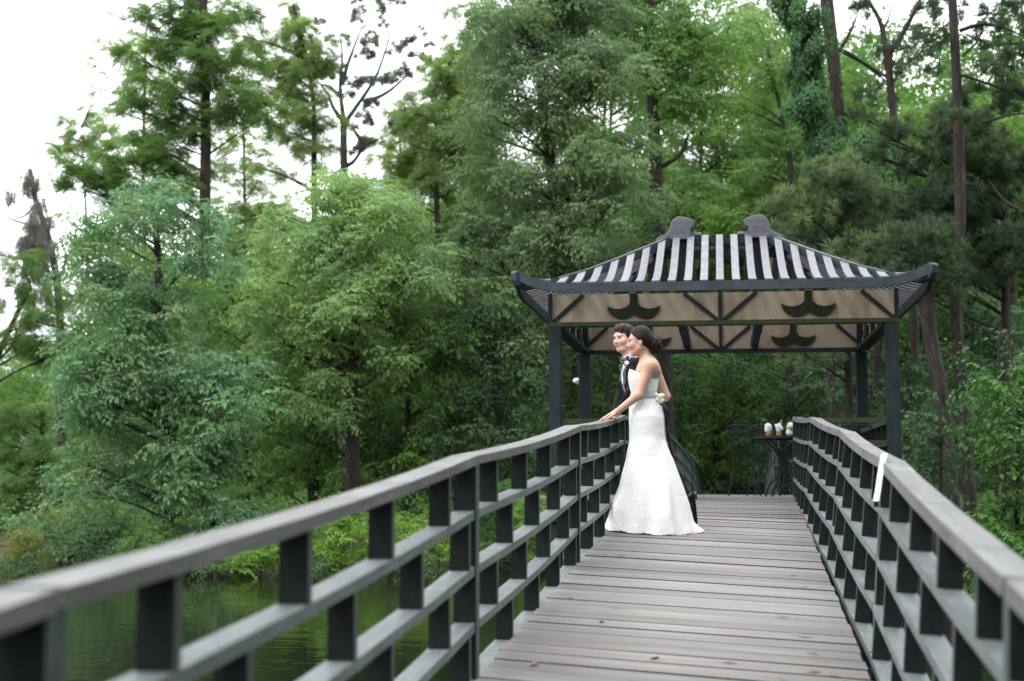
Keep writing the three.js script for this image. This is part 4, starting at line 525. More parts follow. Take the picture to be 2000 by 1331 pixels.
// head in its own axes: +x the way the face looks, +y up, +z its left
function headField(o) {
  return (x, y, z) => {
    const az = Math.abs(z); let d = ell(x, y, z, [-0.012, 0.030, 0], [0.097, 0.092, 0.076]);
    d = smin(d, ell(x, y, z, [0.030, -0.040, 0], [0.060, 0.078, 0.058 + o.wide]), 0.03);
    d = smin(d, cap(x, y, az, [-0.005, -0.055, 0.052 + o.wide], [0.050, -0.100, 0.018 + o.wide], 0.022, 0.02), 0.03);
    d = smin(d, cap(x, y, z, [0.062, -0.098, -0.008], [0.062, -0.098, 0.008], 0.021, 0.021), 0.022);
    d = smin(d, ell(x, y, az, [0.062, -0.030, 0.036], [0.028, 0.027, 0.026 + o.wide * 0.6]), 0.025);
    d = smin(d, cap(x, y, z, [0.078, 0.024, -0.034], [0.078, 0.024, 0.034], 0.014, 0.014), 0.02);
    d = -smin(-d, ell(x, y, az, [0.094, 0.002, 0.033], [0.016, 0.011, 0.017]), 0.012);
    d = smin(d, cap(x, y, z, [0.084, 0.006, 0], [0.110, -0.030, 0], 0.008, 0.0095), 0.014);
    d = smin(d, cap(x, y, az, [0.096, -0.035, 0.0105], [0.088, -0.036, 0.013], 0.008, 0.006), 0.008);
    d = smin(d, cap(x, y, z, [0.083, -0.058, -0.017], [0.083, -0.058, 0.017], 0.0085, 0.0085), 0.01);
    d = smin(d, cap(x, y, z, [0.081, -0.071, -0.014], [0.081, -0.071, 0.014], 0.009, 0.009), 0.01);
    d = Math.max(d, -cap(x, y, az, [0.097, -0.0645, 0], [0.08, -0.063, 0.024], 0.0032, 0.002));
    let e = ell(x, y, az, [-0.010, -0.010, 0.078 + o.wide * 0.5], [0.019, 0.031, 0.009]); e = Math.max(e, -ell(x, y, az, [-0.006, -0.004, 0.089 + o.wide * 0.5], [0.011, 0.019, 0.006]));
    return smin(d, e, 0.008);
  };
}
function headColour(base, lip, blush) { return (x, y, z) => { const az = Math.abs(z); const l = smooth(0.026, 0.018, Math.hypot((az) * 0.75, (y + 0.0645) * 1.55)) * smooth(0.072, 0.08, x); const c = blush * smooth(0.04, 0.01, Math.hypot(x - 0.066, y + 0.03, az - 0.042)); return [mix(mix(base[0], base[0] * 1.02, c), lip[0], l), mix(mix(base[1], base[1] * 0.82, c), lip[1], l), mix(mix(base[2], base[2] * 0.82, c), lip[2], l)]; }; }
const basis = (f, u) => { f = f.clone().normalize(); const s = f.clone().cross(u).normalize(); const up = s.clone().cross(f); return { f, up, s, to: (p, c) => { const q = p; return [q[0] * f.x + q[1] * up.x + q[2] * s.x + c[0], q[0] * f.y + q[1] * up.y + q[2] * s.y + c[1], q[0] * f.z + q[1] * up.z + q[2] * s.z + c[2]]; }, m: (c) => new THREE.Matrix4().makeBasis(f, up, s).setPosition(c[0], c[1], c[2]) }; };
// s = f x up points to the person's right; mirror symmetry makes that harmless
function headPiece(B, C) { return (x, y, z) => { x -= C[0]; y -= C[1]; z -= C[2]; return [x * B.f.x + y * B.f.y + z * B.f.z, x * B.up.x + y * B.up.y + z * B.up.z, x * B.s.x + y * B.s.y + z * B.s.z]; }; }
function handField(o) { const { w, k, up, side, len = 1 } = o; // wrist, knuckle centre, palm side vectors
  return null; }
function fingers(K, dir, side, down, curl, spread, L, R0) { // chains of joints for four fingers
  const out = []; const lens = [0.92, 1, 0.95, 0.76]; for (let i = 0; i < 4; i++) { const o = (i - 1.5) * spread; let p = K.clone().addScaledVector(side, o).addScaledVector(dir, -0.012 * Math.abs(i - 1.3)); let d = dir.clone().addScaledVector(side, (i - 1.5) * 0.07).normalize(); const ch = [p]; const seg = [0.042, 0.026, 0.022]; for (let j = 0; j < 3; j++) { d = d.clone().addScaledVector(down, curl[j]).normalize(); p = p.clone().addScaledVector(d, seg[j] * lens[i] * L); ch.push(p); } out.push(ch.map((q) => [q.x, q.y, q.z])); } return out; }

{ // ---------------------------------------------------------------- bride
  const P = at(1265, 1034, 12.3); P.y = deckAt(P.x, -P.z);
  const floorY = (x, z) => -0.045 * x * 1.0 - 0.072 * z + 0.004;
  const g = thing('person', 'woman with dark bun in a white strapless lace gown, one hand on the rail', 'person', P, 'couple standing on the footbridge', YAW);
  const f = V(-0.985, -0.06, -0.16), B = basis(f, V(-0.06, 1, 0.02)), HC = [-0.058, 1.627, 0.01], toH = headPiece(B, HC);
  const hf = headField({ wide: -0.002 });
  const S1 = [0.008, 1.405, 0.150], E1 = [-0.086, 1.150, 0.185], W1 = [-0.272, 1.008, 0.110];
  const S2 = [0.078, 1.405, -0.150], E2 = [0.180, 1.160, -0.150], W2 = [0.035, 1.125, -0.33];
  const K = V(-0.338, 0.982, 0.098), fd = V(-0.93, -0.36, -0.05).normalize(), sd = V(0.05, 0.02, 1).normalize(), dn = V(-0.1, -1, 0).normalize();
  const chains = fingers(K, fd, sd, dn, [0.1, 0.25, 0.12], 0.0185, 1.0);
  const thumb = [[-0.292, 0.988, 0.145], [-0.322, 0.968, 0.158], [-0.352, 0.950, 0.160]];
  const arm = (x, y, z) => { let d = cap(x, y, z, S1, E1, 0.053, 0.040); d = smin(d, cap(x, y, z, E1, W1, 0.040, 0.025), 0.02); d = smin(d, ell(x, y, z, [0.01, 1.40, 0.145], [0.062, 0.058, 0.055]), 0.04); return d; };
  const arm2 = (x, y, z) => { let d = cap(x, y, z, S2, E2, 0.054, 0.042); d = smin(d, cap(x, y, z, E2, W2, 0.041, 0.027), 0.02); return d; };
  const hand = (x, y, z) => { let d = cap(x, y, z, W1, [-0.295, 0.995, 0.105], 0.025, 0.024); d = smin(d, cap(x, y, z, [-0.298, 0.996, 0.083], [K.x, K.y, K.z - 0.022], 0.017, 0.014), 0.02); d = smin(d, cap(x, y, z, [-0.298, 0.996, 0.118], [K.x, K.y, K.z + 0.024], 0.017, 0.014), 0.02); for (const c of chains) { let e = 1; for (let i = 0; i < 3; i++) e = smin(e, cap(x, y, z, c[i], c[i + 1], 0.0098 - 0.0008 * i, 0.009 - 0.0008 * i), 0.004); d = smin(d, e, 0.006); } let t = 1; for (let i = 0; i < 2; i++) t = smin(t, cap(x, y, z, thumb[i], thumb[i + 1], 0.0115 - i * 0.001, 0.0105 - i * 0.001), 0.005); return smin(d, t, 0.012); };
  const torso = (x, y, z) => { const t = 0.31, c = Math.cos(t), s = Math.sin(t); const q = (cx, cy, cz, rx, ry, rz) => { const X = (x - cx) * c - (z - cz) * s, Z = (x - cx) * s + (z - cz) * c; return ell(X, y, Z, [0, cy, 0], [rx, ry, rz]); };
    let d = q(0.005, 1.27, 0.0, 0.098, 0.22, 0.135); d = smin(d, cap(x, y, z, [0.018, 1.395, 0.13], [0.075, 1.395, -0.13], 0.05, 0.05), 0.06); d = smin(d, q(0.02, 1.36, 0, 0.088, 0.10, 0.14), 0.05); d = smin(d, cap(x, y, z, [0.022, 1.41, 0.005], [-0.028, 1.56, 0.008], 0.053, 0.046), 0.05); d = smin(d, cap(x, y, z, [0.028, 1.425, 0.07], [0.055, 1.425, -0.07], 0.042, 0.042), 0.05); d = smin(d, q(0.0, 1.05, 0, 0.11, 0.22, 0.13), 0.05); d = smin(d, cap(x, y, z, [0.0, 1.0, 0.06], [0.0, 0.09, 0.07], 0.08, 0.045), 0.04); return smin(d, cap(x, y, z, [0.03, 1.0, -0.06], [0.06, 0.09, -0.05], 0.08, 0.045), 0.04); };
  const head = (x, y, z) => { const [a, b, c] = toH(x, y, z); return hf(a, b, c); };
  const all = (x, y, z) => { let d = smin(torso(x, y, z) + 0.034 * smooth(1.37, 1.26, y), arm(x, y, z), 0.045); d = smin(d, arm2(x, y, z), 0.04); if (y > 1.44) d = smin(d, head(x, y, z), 0.035); if (x < -0.2 && y < 1.06) d = smin(d, hand(x, y, z), 0.015); return d; };
  const base = [0.50, 0.30, 0.215], hc = headColour(base, [0.55, 0.20, 0.18], 1), col = (x, y, z) => { if (y > 1.5) { const [a, b, c] = toH(x, y, z); return hc(a, b, c); } return x < -0.3 ? [0.50, 0.28, 0.21] : base; };
  const clip = (fn, lo, hi) => fn;
  const body = join2([nets(all, [-0.262, 0.04, -0.40], [0.26, 1.49, 0.28], 0.009, col), nets(all, [-0.22, 1.481, -0.13], [0.14, 1.80, 0.15], 0.0032, col), nets(all, [-0.44, 0.915, 0.03], [-0.2585, 1.05, 0.2], 0.0032, col)]);
  mesh('body', body, M.skinF, g);
  // face
  for (const q of [-1, 1]) { const e = new THREE.SphereGeometry(0.0125, 14, 10); e.translate(...B.to([0.0775, 0.003, q * 0.031], HC)); mesh('eye', e, M.eye, g); const i = new THREE.SphereGeometry(0.0062, 12, 8); i.translate(...B.to([0.0866, 0.002, q * 0.031], HC)); mesh('iris', i, M.iris, g);
    const up = (p) => V(...B.to(p, HC)); mesh('eyelashes', tube([up([0.084, 0.010, q * 0.019]), up([0.0905, 0.0115, q * 0.032]), up([0.077, 0.008, q * 0.046])], [0.0012, 0.0026, 0.0012], 5, 6), M.hairF, g);
    mesh('eyebrow', tube([up([0.0915, 0.023, q * 0.013]), up([0.090, 0.0285, q * 0.030]), up([0.074, 0.024, q * 0.051])], [0.0018, 0.0028, 0.001], 5, 6), M.hairF, g); }
  { const tg = cap ; const t = tube([V(...B.to([0.083, -0.0645, -0.02], HC)), V(...B.to([0.0885, -0.066, 0], HC)), V(...B.to([0.083, -0.0645, 0.02], HC))], [0.002, 0.0045, 0.002], 6, 8); mesh('teeth', t, M.teeth, g); }
  // hair drawn back into a low bun
  const hl = [[-0.12, -0.04], [-0.075, -0.045], [-0.045, -0.02], [-0.02, -0.006], [0.0, 0.012], [0.02, 0.028], [0.05, 0.052], [0.075, 0.074], [0.1, 0.1], [0.13, 0.13]];
  const hair = (x, y, z) => { const [a, b, c] = toH(x, y, z); let d = ell(a, b, c, [-0.014, 0.030, 0], [0.107, 0.101, 0.085]); d = smin(d, ell(a, b, c, [-0.02, 0.075, 0], [0.07, 0.058, 0.06]), 0.03); d = -smin(-d, -((a - lut(hl, b)) * 0.8 + Math.abs(c) * 0.10), 0.01); d = -smin(-d, -(-b - 0.072), 0.01); d = smin(d, ell(a, b, c, [-0.088, 0.0, 0], [0.055, 0.06, 0.064]), 0.03);
    const bun = [-0.136, -0.034, 0]; let e = ell(a, b, c, bun, [0.058, 0.074, 0.068]); const an = Math.atan2(b - bun[1], a - bun[0]), rr = Math.hypot(a - bun[0], b - bun[1]); e += 0.0035 * Math.sin(an * 5 + rr * 90 + c * 30) + 0.002 * Math.sin(c * 120 + an * 3); d = smin(d, e, 0.012); return d + 0.0012 * Math.sin(c * 260 + b * 40) ; };
  mesh('hair', nets(hair, [-0.20, 1.47, -0.13], [0.19, 1.80, 0.15], 0.0036), M.hairF, g);
  { const hp = [-0.100, 0.052, 0.045], c = B.to(hp, HC), gs = []; for (let k = 0; k < 5; k++) { const s = new THREE.SphereGeometry(0.009, 8, 6); s.scale(1, 0.6, 1); s.translate(c[0] + 0.011 * Math.cos(k * 1.26), c[1] + 0.012 * Math.sin(k * 1.26), c[2] + 0.01); gs.push(s); } mesh('hair_flower', join(gs), M.petal, g); }
  for (const q of [-1, 1]) { const gs = []; for (const [y, r] of [[-0.044, 0.0065], [-0.058, 0.005], [-0.072, 0.0075]]) { const s = new THREE.SphereGeometry(r, 10, 8); s.translate(...B.to([-0.008, y, q * 0.082], HC)); gs.push(s); } mesh('earring', join(gs), M.bead, g); }
  // gown: rings from the bodice edge down to the hem; left and right outline measured from the photograph
  const OUT = [[1.40, -0.148, 0.072], [1.345, -0.158, 0.098], [1.30, -0.160, 0.103], [1.24, -0.150, 0.098], [1.177, -0.134, 0.084], [1.12, -0.140, 0.094], [1.058, -0.151, 0.124], [0.97, -0.154, 0.141], [0.86, -0.152, 0.147], [0.77, -0.154, 0.156], [0.70, -0.165, 0.185], [0.62, -0.180, 0.222], [0.50, -0.214, 0.264], [0.385, -0.240, 0.302], [0.256, -0.292, 0.340], [0.13, -0.330, 0.366], [0.03, -0.358, 0.385], [-0.05, -0.366, 0.39]];
  const L = (v) => lut(OUT.map((q) => [-q[0], q[1]]), -v), Rr = (v) => lut(OUT.map((q) => [-q[0], q[2]]), -v);
  const depth = (v) => lut([[-1.4, 0.135], [-1.30, 0.150], [-1.177, 0.122], [-1.12, 0.13], [-0.97, 0.178], [-0.8, 0.172], [-0.62, 0.2], [-0.385, 0.275], [-0.13, 0.34], [0.05, 0.365]], -v);
  const NT = 180, NV = 110, pos = [], uv = [], idx = [];
  for (let j = 0; j <= NV; j++) for (let i = 0; i <= NT; i++) {
    const th = i / NT * Math.PI * 2, ct = Math.cos(th), st = Math.sin(th); const front = clamp(-ct * 0.95 - st * -0.1), back = clamp(ct * 0.95 + st * 0.1);
    const top = 1.325 + 0.062 * Math.pow(front, 1.5) * (1 - 0.25 * Math.exp(-(((th - Math.PI) / 0.25) ** 2))) - 0.022 * back + 0.012 * clamp(st);
    const t = j / NV, v0 = mix(top, 0, t); const cu = (L(v0) + Rr(v0)) / 2, a = (Rr(v0) - L(v0)) / 2, b = depth(v0);
    const flare = smooth(0.75, 0.05, v0); let rr = 1 + flare * (0.040 * Math.sin(5 * th + 0.8 + v0 * 1.5) + 0.030 * Math.sin(9 * th + 2.1 + v0 * 2.5) + 0.014 * Math.sin(17 * th + 1)) + 0.016 * Math.exp(-(((v0 - 0.70) / 0.10) ** 2)) * Math.sin(5 * th + v0 * 26) + 0.006 * Math.exp(-(((v0 - 1.0) / 0.12) ** 2)) * Math.sin(3 * th + v0 * 60) ;
    rr += 0.02 * smooth(0.12, 0, v0) * (1 + Math.sin(13 * th));
    const train = Math.pow(clamp(Math.cos(th + 0.35)), 10) * smooth(0.10, 0.0, v0) * 0.13;
    // flatten the curve of an ellipse a little so that the back is straight
    let x = cu + a * rr * ct + train, z = (0.0 + b * rr * st) * 1; const sk = 0.31 * smooth(1.1, 1.3, v0); x += -z * sk * 0.35;
    let y = v0; if (j >= NV - 1) { y += 0.006 * Math.abs(Math.sin(22 * th)); } y += floorY(x, z) * smooth(0.5, 0, v0) + 0.006 * smooth(0.05, 0, v0) * Math.sin(11 * th + 1);
    y = Math.max(y, floorY(x, z) + 0.002);
    pos.push(x, y, z); uv.push(th * 0.28, v0);
    if (i < NT && j < NV) { const q = j * (NT + 1) + i, w = q + NT + 1; idx.push(q, q + 1, w, q + 1, w + 1, w); }
  }
  const dg = new THREE.BufferGeometry(); dg.setAttribute('position', new THREE.Float32BufferAttribute(pos, 3)); dg.setAttribute('uv', new THREE.Float32BufferAttribute(uv, 2)); dg.setIndex(idx); dg.computeVertexNormals();
  const gown = mesh('gown', dg, M.lace, g);
  { const gs = [], p2 = []; const N = 96; const bp = [], bu = [], bi = []; for (let i = 0; i <= N; i++) { const th = i / N * Math.PI * 2; for (let j = 0; j <= 5; j++) { const v = mix(1.185, 1.135, j / 5), cu = (L(v) + Rr(v)) / 2, a = (Rr(v) - L(v)) / 2 + 0.006 + 0.003 * Math.sin(j / 5 * Math.PI), b = depth(v) + 0.006 + 0.003 * Math.sin(j / 5 * Math.PI); bp.push(cu + a * Math.cos(th), v + 0.012 * Math.cos(th + 0.3), b * Math.sin(th)); bu.push(th * 0.12, v); if (i < N && j < 5) { const q = i * 6 + j; bi.push(q, q + 6, q + 1, q + 6, q + 7, q + 1); } } } const bg = new THREE.BufferGeometry(); bg.setAttribute('position', new THREE.Float32BufferAttribute(bp, 3)); bg.setAttribute('uv', new THREE.Float32BufferAttribute(bu, 2)); bg.setIndex(bi); bg.computeVertexNormals(); mesh('beaded_belt', bg, M.bead, gown); }
  { const c = [0.098, 1.140, 0.070]; const bowF = (x, y, z) => { x -= c[0]; y -= c[1]; z -= c[2]; let d = ell(x, y, z, [-0.026, 0.018, 0.0], [0.030, 0.022, 0.022]); d = smin(d, ell(x, y, z, [0.022, 0.012, 0.004], [0.028, 0.024, 0.024]), 0.006); d = smin(d, ell(x, y, z, [-0.016, -0.022, 0.004], [0.024, 0.022, 0.018]), 0.006); d = smin(d, ell(x, y, z, [0.024, -0.024, 0.002], [0.022, 0.026, 0.018]), 0.006); d = smin(d, ell(x, y, z, [0, 0, 0.012], [0.014, 0.014, 0.016]), 0.004); return d + 0.0028 * Math.sin(x * 160 + y * 90) * Math.cos(z * 130); }; mesh('satin_bow', nets(bowF, [c[0] - 0.07, c[1] - 0.065, c[2] - 0.045], [c[0] + 0.07, c[1] + 0.06, c[2] + 0.05], 0.004), M.satin, gown); }
  for (let k = 0; k < 16; k++) { const v = 1.06 - k * 0.021; const s = new THREE.SphereGeometry(0.0065, 8, 6); const th = 0.12, cu = (L(v) + Rr(v)) / 2, a = (Rr(v) - L(v)) / 2; s.translate(cu + a * 1.01 * Math.cos(th) + 0.004, v, depth(v) * Math.sin(th)); mesh('button', s, M.satin, gown); }
}
function join2(list) { const gs = list.map((g) => g.toNonIndexed()); return mergeGeometries(gs); }

{ // ---------------------------------------------------------------- groom
  const P = at(1265, 1025, 12.78); P.y = deckAt(P.x, -P.z);
  const g = thing('person', 'man in black tuxedo and bow tie leaning on the rail behind the bride', 'person', P, 'couple standing on the footbridge', YAW);
  const HC = [-0.198, 1.672, 0.0], f = V(-0.80, -0.10, 0.60), B = basis(f, V(-0.05, 1, 0.0)), toH = headPiece(B, HC), hf = headField({ wide: 0.009 });
  const head = (x, y, z) => { const [a, b, c] = toH(x, y, z); return hf(a, b, c); };
  // near (left) arm leans on the rail, far arm too; the body leans forward from the hips; the rear leg trails on its toe
  const S1 = [-0.085, 1.415, 0.195], E1 = [-0.150, 1.155, 0.235], W1 = [-0.262, 1.000, 0.10];
  const S2 = [-0.150, 1.405, -0.185], E2 = [-0.205, 1.14, -0.23], W2 = [-0.292, 0.985, -0.12];
  const H1 = [0.075, 0.93, 0.085], H2 = [0.075, 0.93, -0.085];
  const K1 = [-0.165, 0.50, -0.10], A1 = [-0.155, 0.09, -0.10];           // front leg by the rail
  const K2 = [0.172, 0.56, 0.09], A2 = [0.325, 0.262, 0.10];              // rear leg
  const chest = (x, y, z, o) => { let d = cap(x, y, z, [0.06, 0.98, 0], [-0.06, 1.22, 0], 0.125 + o, 0.125 + o); d = smin(d, ell(x, y, z, [-0.105, 1.30, 0.0], [0.118 + o, 0.17 + o, 0.18 + o]), 0.06); d = smin(d, cap(x, y, z, [-0.09, 1.405, 0.15], [-0.135, 1.405, -0.15], 0.062 + o, 0.062 + o), 0.06); d = smin(d, cap(x, y, z, [0.065, 0.97, 0.06], [0.065, 0.97, -0.06], 0.112 + o, 0.112 + o), 0.05); return d; };
  const armOf = (x, y, z, S, E, W, o) => smin(cap(x, y, z, S, E, 0.055 + o, 0.045 + o), cap(x, y, z, E, W, 0.044 + o, 0.030 + o), 0.03);
  const neck = (x, y, z) => cap(x, y, z, [-0.12, 1.42, 0], [-0.178, 1.58, 0.0], 0.062, 0.056);
  const hands = [[W1, V(-0.315, 0.962, 0.055), 1], [W2, V(-0.352, 0.958, -0.14), -1]].map(([W, K, q]) => { const Kd = V(K.x - W[0], K.y - W[1], K.z - W[2]).normalize(), dir = V(-0.9, -0.25, -0.15).normalize(), sd = V(-0.1, 0, 1).normalize(); return { W, K, ch: fingers(K, dir, sd, V(0, -1, 0), [0.1, 0.35, 0.3], 0.020, 1.1) }; });
  const handF = (x, y, z) => { let d = 1; for (const h of hands) { let e = cap(x, y, z, h.W, [h.K.x, h.K.y, h.K.z], 0.028, 0.024); e = smin(e, cap(x, y, z, [h.K.x + 0.04, h.K.y + 0.018, h.K.z - 0.025], [h.K.x, h.K.y, h.K.z - 0.028], 0.018, 0.015), 0.02); e = smin(e, cap(x, y, z, [h.K.x + 0.04, h.K.y + 0.018, h.K.z + 0.025], [h.K.x, h.K.y, h.K.z + 0.028], 0.018, 0.015), 0.02); for (const c of h.ch) for (let i = 0; i < 3; i++) e = smin(e, cap(x, y, z, c[i], c[i + 1], 0.0105 - 0.0008 * i, 0.0097 - 0.0008 * i), 0.005); e = smin(e, cap(x, y, z, [h.K.x + 0.05, h.K.y + 0.01, h.K.z + 0.03], [h.K.x + 0.01, h.K.y - 0.012, h.K.z + 0.055], 0.013, 0.011), 0.012); d = Math.min(d, e); } return d; };
  const skin = (x, y, z) => { let d = chest(x, y, z, -0.02); d = smin(d, armOf(x, y, z, S1, E1, W1, -0.008), 0.03); d = smin(d, armOf(x, y, z, S2, E2, W2, -0.008), 0.03); d = smin(d, neck(x, y, z), 0.04); for (const [H, K, A] of [[H2, K1, A1], [H1, K2, A2]]) { d = smin(d, cap(x, y, z, H, K, 0.07, 0.048), 0.04); d = smin(d, cap(x, y, z, K, A, 0.048, 0.034), 0.03); } if (y > 1.5) d = smin(d, head(x, y, z), 0.03); if (y < 1.06 && x < -0.2) d = smin(d, handF(x, y, z), 0.012); return d; };
  const base = [0.60, 0.385, 0.32], hc = headColour(base, [0.50, 0.20, 0.19], 1.3), col = (x, y, z) => { if (y > 1.5) { const [a, b, c] = toH(x, y, z); return hc(a, b, c); } return base; };
  mesh('body', join2([nets(skin, [-0.235, 0.02, -0.32], [0.42, 1.545, 0.32], 0.011, col), nets(skin, [-0.36, 1.533, -0.14], [-0.04, 1.82, 0.14], 0.0034, col), nets(skin, [-0.47, 0.91, -0.22], [-0.2295, 1.05, 0.16], 0.0036, col)]), M.skinM, g);
  for (const q of [-1, 1]) { const up = (p) => V(...B.to(p, HC)); const e = new THREE.SphereGeometry(0.0125, 14, 10); e.translate(...B.to([0.0770, 0.002, q * 0.032], HC)); mesh('eye', e, M.eye, g); const i = new THREE.SphereGeometry(0.0064, 12, 8); i.translate(...B.to([0.0862, 0.0005, q * 0.032], HC)); mesh('iris', i, M.iris, g);
    mesh('eyelid', tube([up([0.083, 0.009, q * 0.019]), up([0.0895, 0.010, q * 0.033]), up([0.077, 0.006, q * 0.047])], [0.001, 0.002, 0.001], 5, 6), M.hairM, g);
    mesh('eyebrow', tube([up([0.0925, 0.022, q * 0.012]), up([0.0905, 0.026, q * 0.031]), up([0.075, 0.020, q * 0.053])], [0.0024, 0.0036, 0.0014], 5, 6), M.hairM, g); }
  const hl = [[-0.12, -0.06], [-0.07, -0.055], [-0.045, -0.03], [-0.03, 0.004], [0.0, 0.016], [0.02, 0.028], [0.05, 0.042], [0.062, 0.07], [0.070, 0.12], [0.082, 0.2], [0.2, 0.2]];
  mesh('hair', nets((x, y, z) => { const [a, b, c] = toH(x, y, z); let d = ell(a, b, c, [-0.012, 0.035, 0], [0.107, 0.100, 0.085]); d = smin(d, ell(a, b, c, [0.035, 0.086, 0], [0.058, 0.040, 0.062]), 0.03); d = -smin(-d, -((a - lut(hl, b + 0.005 * Math.sin(c * 110) - 0.22 * c)) * 0.8), 0.008); d = -smin(-d, -(-b - 0.066), 0.012); return d + 0.002 * Math.sin(c * 150 + a * 60 + b * 30); }, [-0.36, 1.56, -0.15], [-0.02, 1.84, 0.15], 0.0038), M.hairM, g);
  // jacket, trousers
  const wr = (x, y, z) => 0.004 * Math.sin(y * 70 + x * 45 + z * 20) * smooth(0.9, 1.2, y) + 0.004 * Math.sin(y * 38 - z * 30);
  const jacket = (x, y, z) => { let d = chest(x, y, z, 0.012); d = smin(d, armOf(x, y, z, S1, E1, W1, 0.014), 0.03); d = smin(d, armOf(x, y, z, S2, E2, W2, 0.014), 0.03); d += wr(x, y, z); d = Math.max(d, -neck(x, y, z) + 0.006); d = Math.max(d, 0.875 + 0.1 * x - y); d = Math.max(d, -cap(x, y, z, W1, [-0.40, 0.9, 0.05], 0.05, 0.05)); d = Math.max(d, -cap(x, y, z, W2, [-0.40, 0.9, -0.13], 0.05, 0.05)); return d; };
  const jk = mesh('jacket', nets(jacket, [-0.35, 0.84, -0.34], [0.28, 1.52, 0.34], 0.0075), M.suit, g);
  const trousers = (x, y, z) => { let d = cap(x, y, z, [0.068, 0.96, 0.05], [0.068, 0.96, -0.05], 0.114, 0.114); for (const [H, K, A] of [[H2, K1, A1], [H1, K2, A2]]) { d = smin(d, cap(x, y, z, H, K, 0.095, 0.066), 0.05); d = smin(d, cap(x, y, z, K, A, 0.064, 0.052), 0.03); } return Math.max(d + 0.004 * Math.sin(y * 46 + x * 30), y - 1.02); };
  mesh('trousers', nets(trousers, [-0.28, 0.03, -0.26], [0.44, 1.04, 0.26], 0.010), M.suit, g);
  // shirt front, collar, tie, lapels, flower: laid on the chest, which faces the rail and a little towards the camera
  const cf = V(-0.86, 0.12, 0.50).normalize();
  const onChest = (y, w) => { const side = V(0.50, 0, 0.86); const c = V(mix(-0.06, -0.12, (y - 1.2) / 0.2), y, 0.0); let o = c.clone().addScaledVector(side, w); let t = 0.3; for (let i = 0; i < 60; i++) { const p = o.clone().addScaledVector(cf, t); if (jacket(p.x, p.y, p.z) < 0) break; t -= 0.005; } return o.addScaledVector(cf, t + 0.004); };
  const patch = (rows, off) => { const p = [], ix = []; const nC = 5; rows.forEach(([y, a, b], j) => { for (let i = 0; i <= nC; i++) { const q = onChest(y, mix(a, b, i / nC)).addScaledVector(cf, off); p.push(q.x, q.y, q.z); if (j && i < nC) { const k = (j - 1) * (nC + 1) + i, m = k + nC + 1; ix.push(k, m, k + 1, k + 1, m, m + 1); } } }); const front = p.length / 3; const g2 = new THREE.BufferGeometry(); g2.setAttribute('position', new THREE.Float32BufferAttribute(p, 3)); g2.setIndex(ix); g2.computeVertexNormals(); return g2; };
  const rowsOf = (y0, y1, fa, fb, n = 10) => Array.from({ length: n + 1 }, (_, i) => { const t = i / n; return [mix(y0, y1, t), fa(t), fb(t)]; });
  mesh('shirt', patch(rowsOf(1.455, 1.12, (t) => -0.036 * (1 - t), (t) => 0.036 * (1 - t) + 0.002), 0.002), M.shirt, g);
  mesh('lapel', patch(rowsOf(1.455, 1.12, (t) => 0.034 * (1 - t), (t) => 0.034 * (1 - t) + 0.055 * Math.sin(Math.PI * Math.min(1, 0.25 + t * 0.75))), 0.005), M.lapel, jk);
  mesh('lapel', patch(rowsOf(1.455, 1.12, (t) => -0.034 * (1 - t) - 0.055 * Math.sin(Math.PI * Math.min(1, 0.25 + t * 0.75)), (t) => -0.034 * (1 - t)), 0.005), M.lapel, jk);
  { const c = V(-0.142, 1.497, 0.0), ax = V(-0.058, 0.16, 0).normalize(); const pts = []; const u = V(0, 0, 1), w = ax.clone().cross(u); for (let i = 0; i <= 20; i++) { const a = i / 20 * 6.283; pts.push(c.clone().addScaledVector(u, Math.cos(a) * 0.064).addScaledVector(w, Math.sin(a) * 0.064)); } const cg = []; for (let k = 0; k < 3; k++) cg.push(tube(pts.map((p) => p.clone().addScaledVector(ax, (k - 1) * 0.014)), pts.map(() => 0.010), 6)); mesh('collar', join(cg), M.shirt, g); }
  { const c = V(-0.202, 1.478, 0.042); const side = V(0.5, 0, 0.86), bowF = (x, y, z) => { const q = V(x, y, z).sub(c), a = q.dot(side), b = q.y, n = q.dot(cf), w = Math.abs(a); return Math.max(Math.abs(b) - (0.006 + w * 0.42), Math.abs(n) - 0.011, w - 0.052) ; }; mesh('bow_tie', nets(bowF, [c.x - 0.06, c.y - 0.05, c.z - 0.07], [c.x + 0.06, c.y + 0.05, c.z + 0.07], 0.004), M.bow, g); }
  { const c = onChest(1.405, 0.072).addScaledVector(cf, 0.014); const fl = thing('boutonniere', 'small white rosebud with green leaves pinned to the black lapel', 'flower', g.localToWorld(c.clone()), null, YAW); const rose = (x, y, z) => Math.min(ell(x, y, z, [0.012, 0.012, 0.006], [0.020, 0.022, 0.020])) + 0.002 * Math.sin(Math.atan2(z, x) * 5 + y * 120); mesh('rosebud', nets(rose, [-0.03, -0.03, -0.03], [0.05, 0.05, 0.04], 0.003), M.petal, fl); const r = rngOf(5), gs = []; for (let k = 0; k < 9; k++) { const a = V((r() - 0.65) * 0.07, (r() - 0.6) * 0.07, r() * 0.02), s = new THREE.SphereGeometry(0.013, 7, 5); s.scale(1.3, 0.6, 0.35); s.rotateZ(r() * 3); s.translate(a.x - 0.012, a.y - 0.008, a.z); gs.push(s); } mesh('leaves', join(gs), M.stem, fl); }
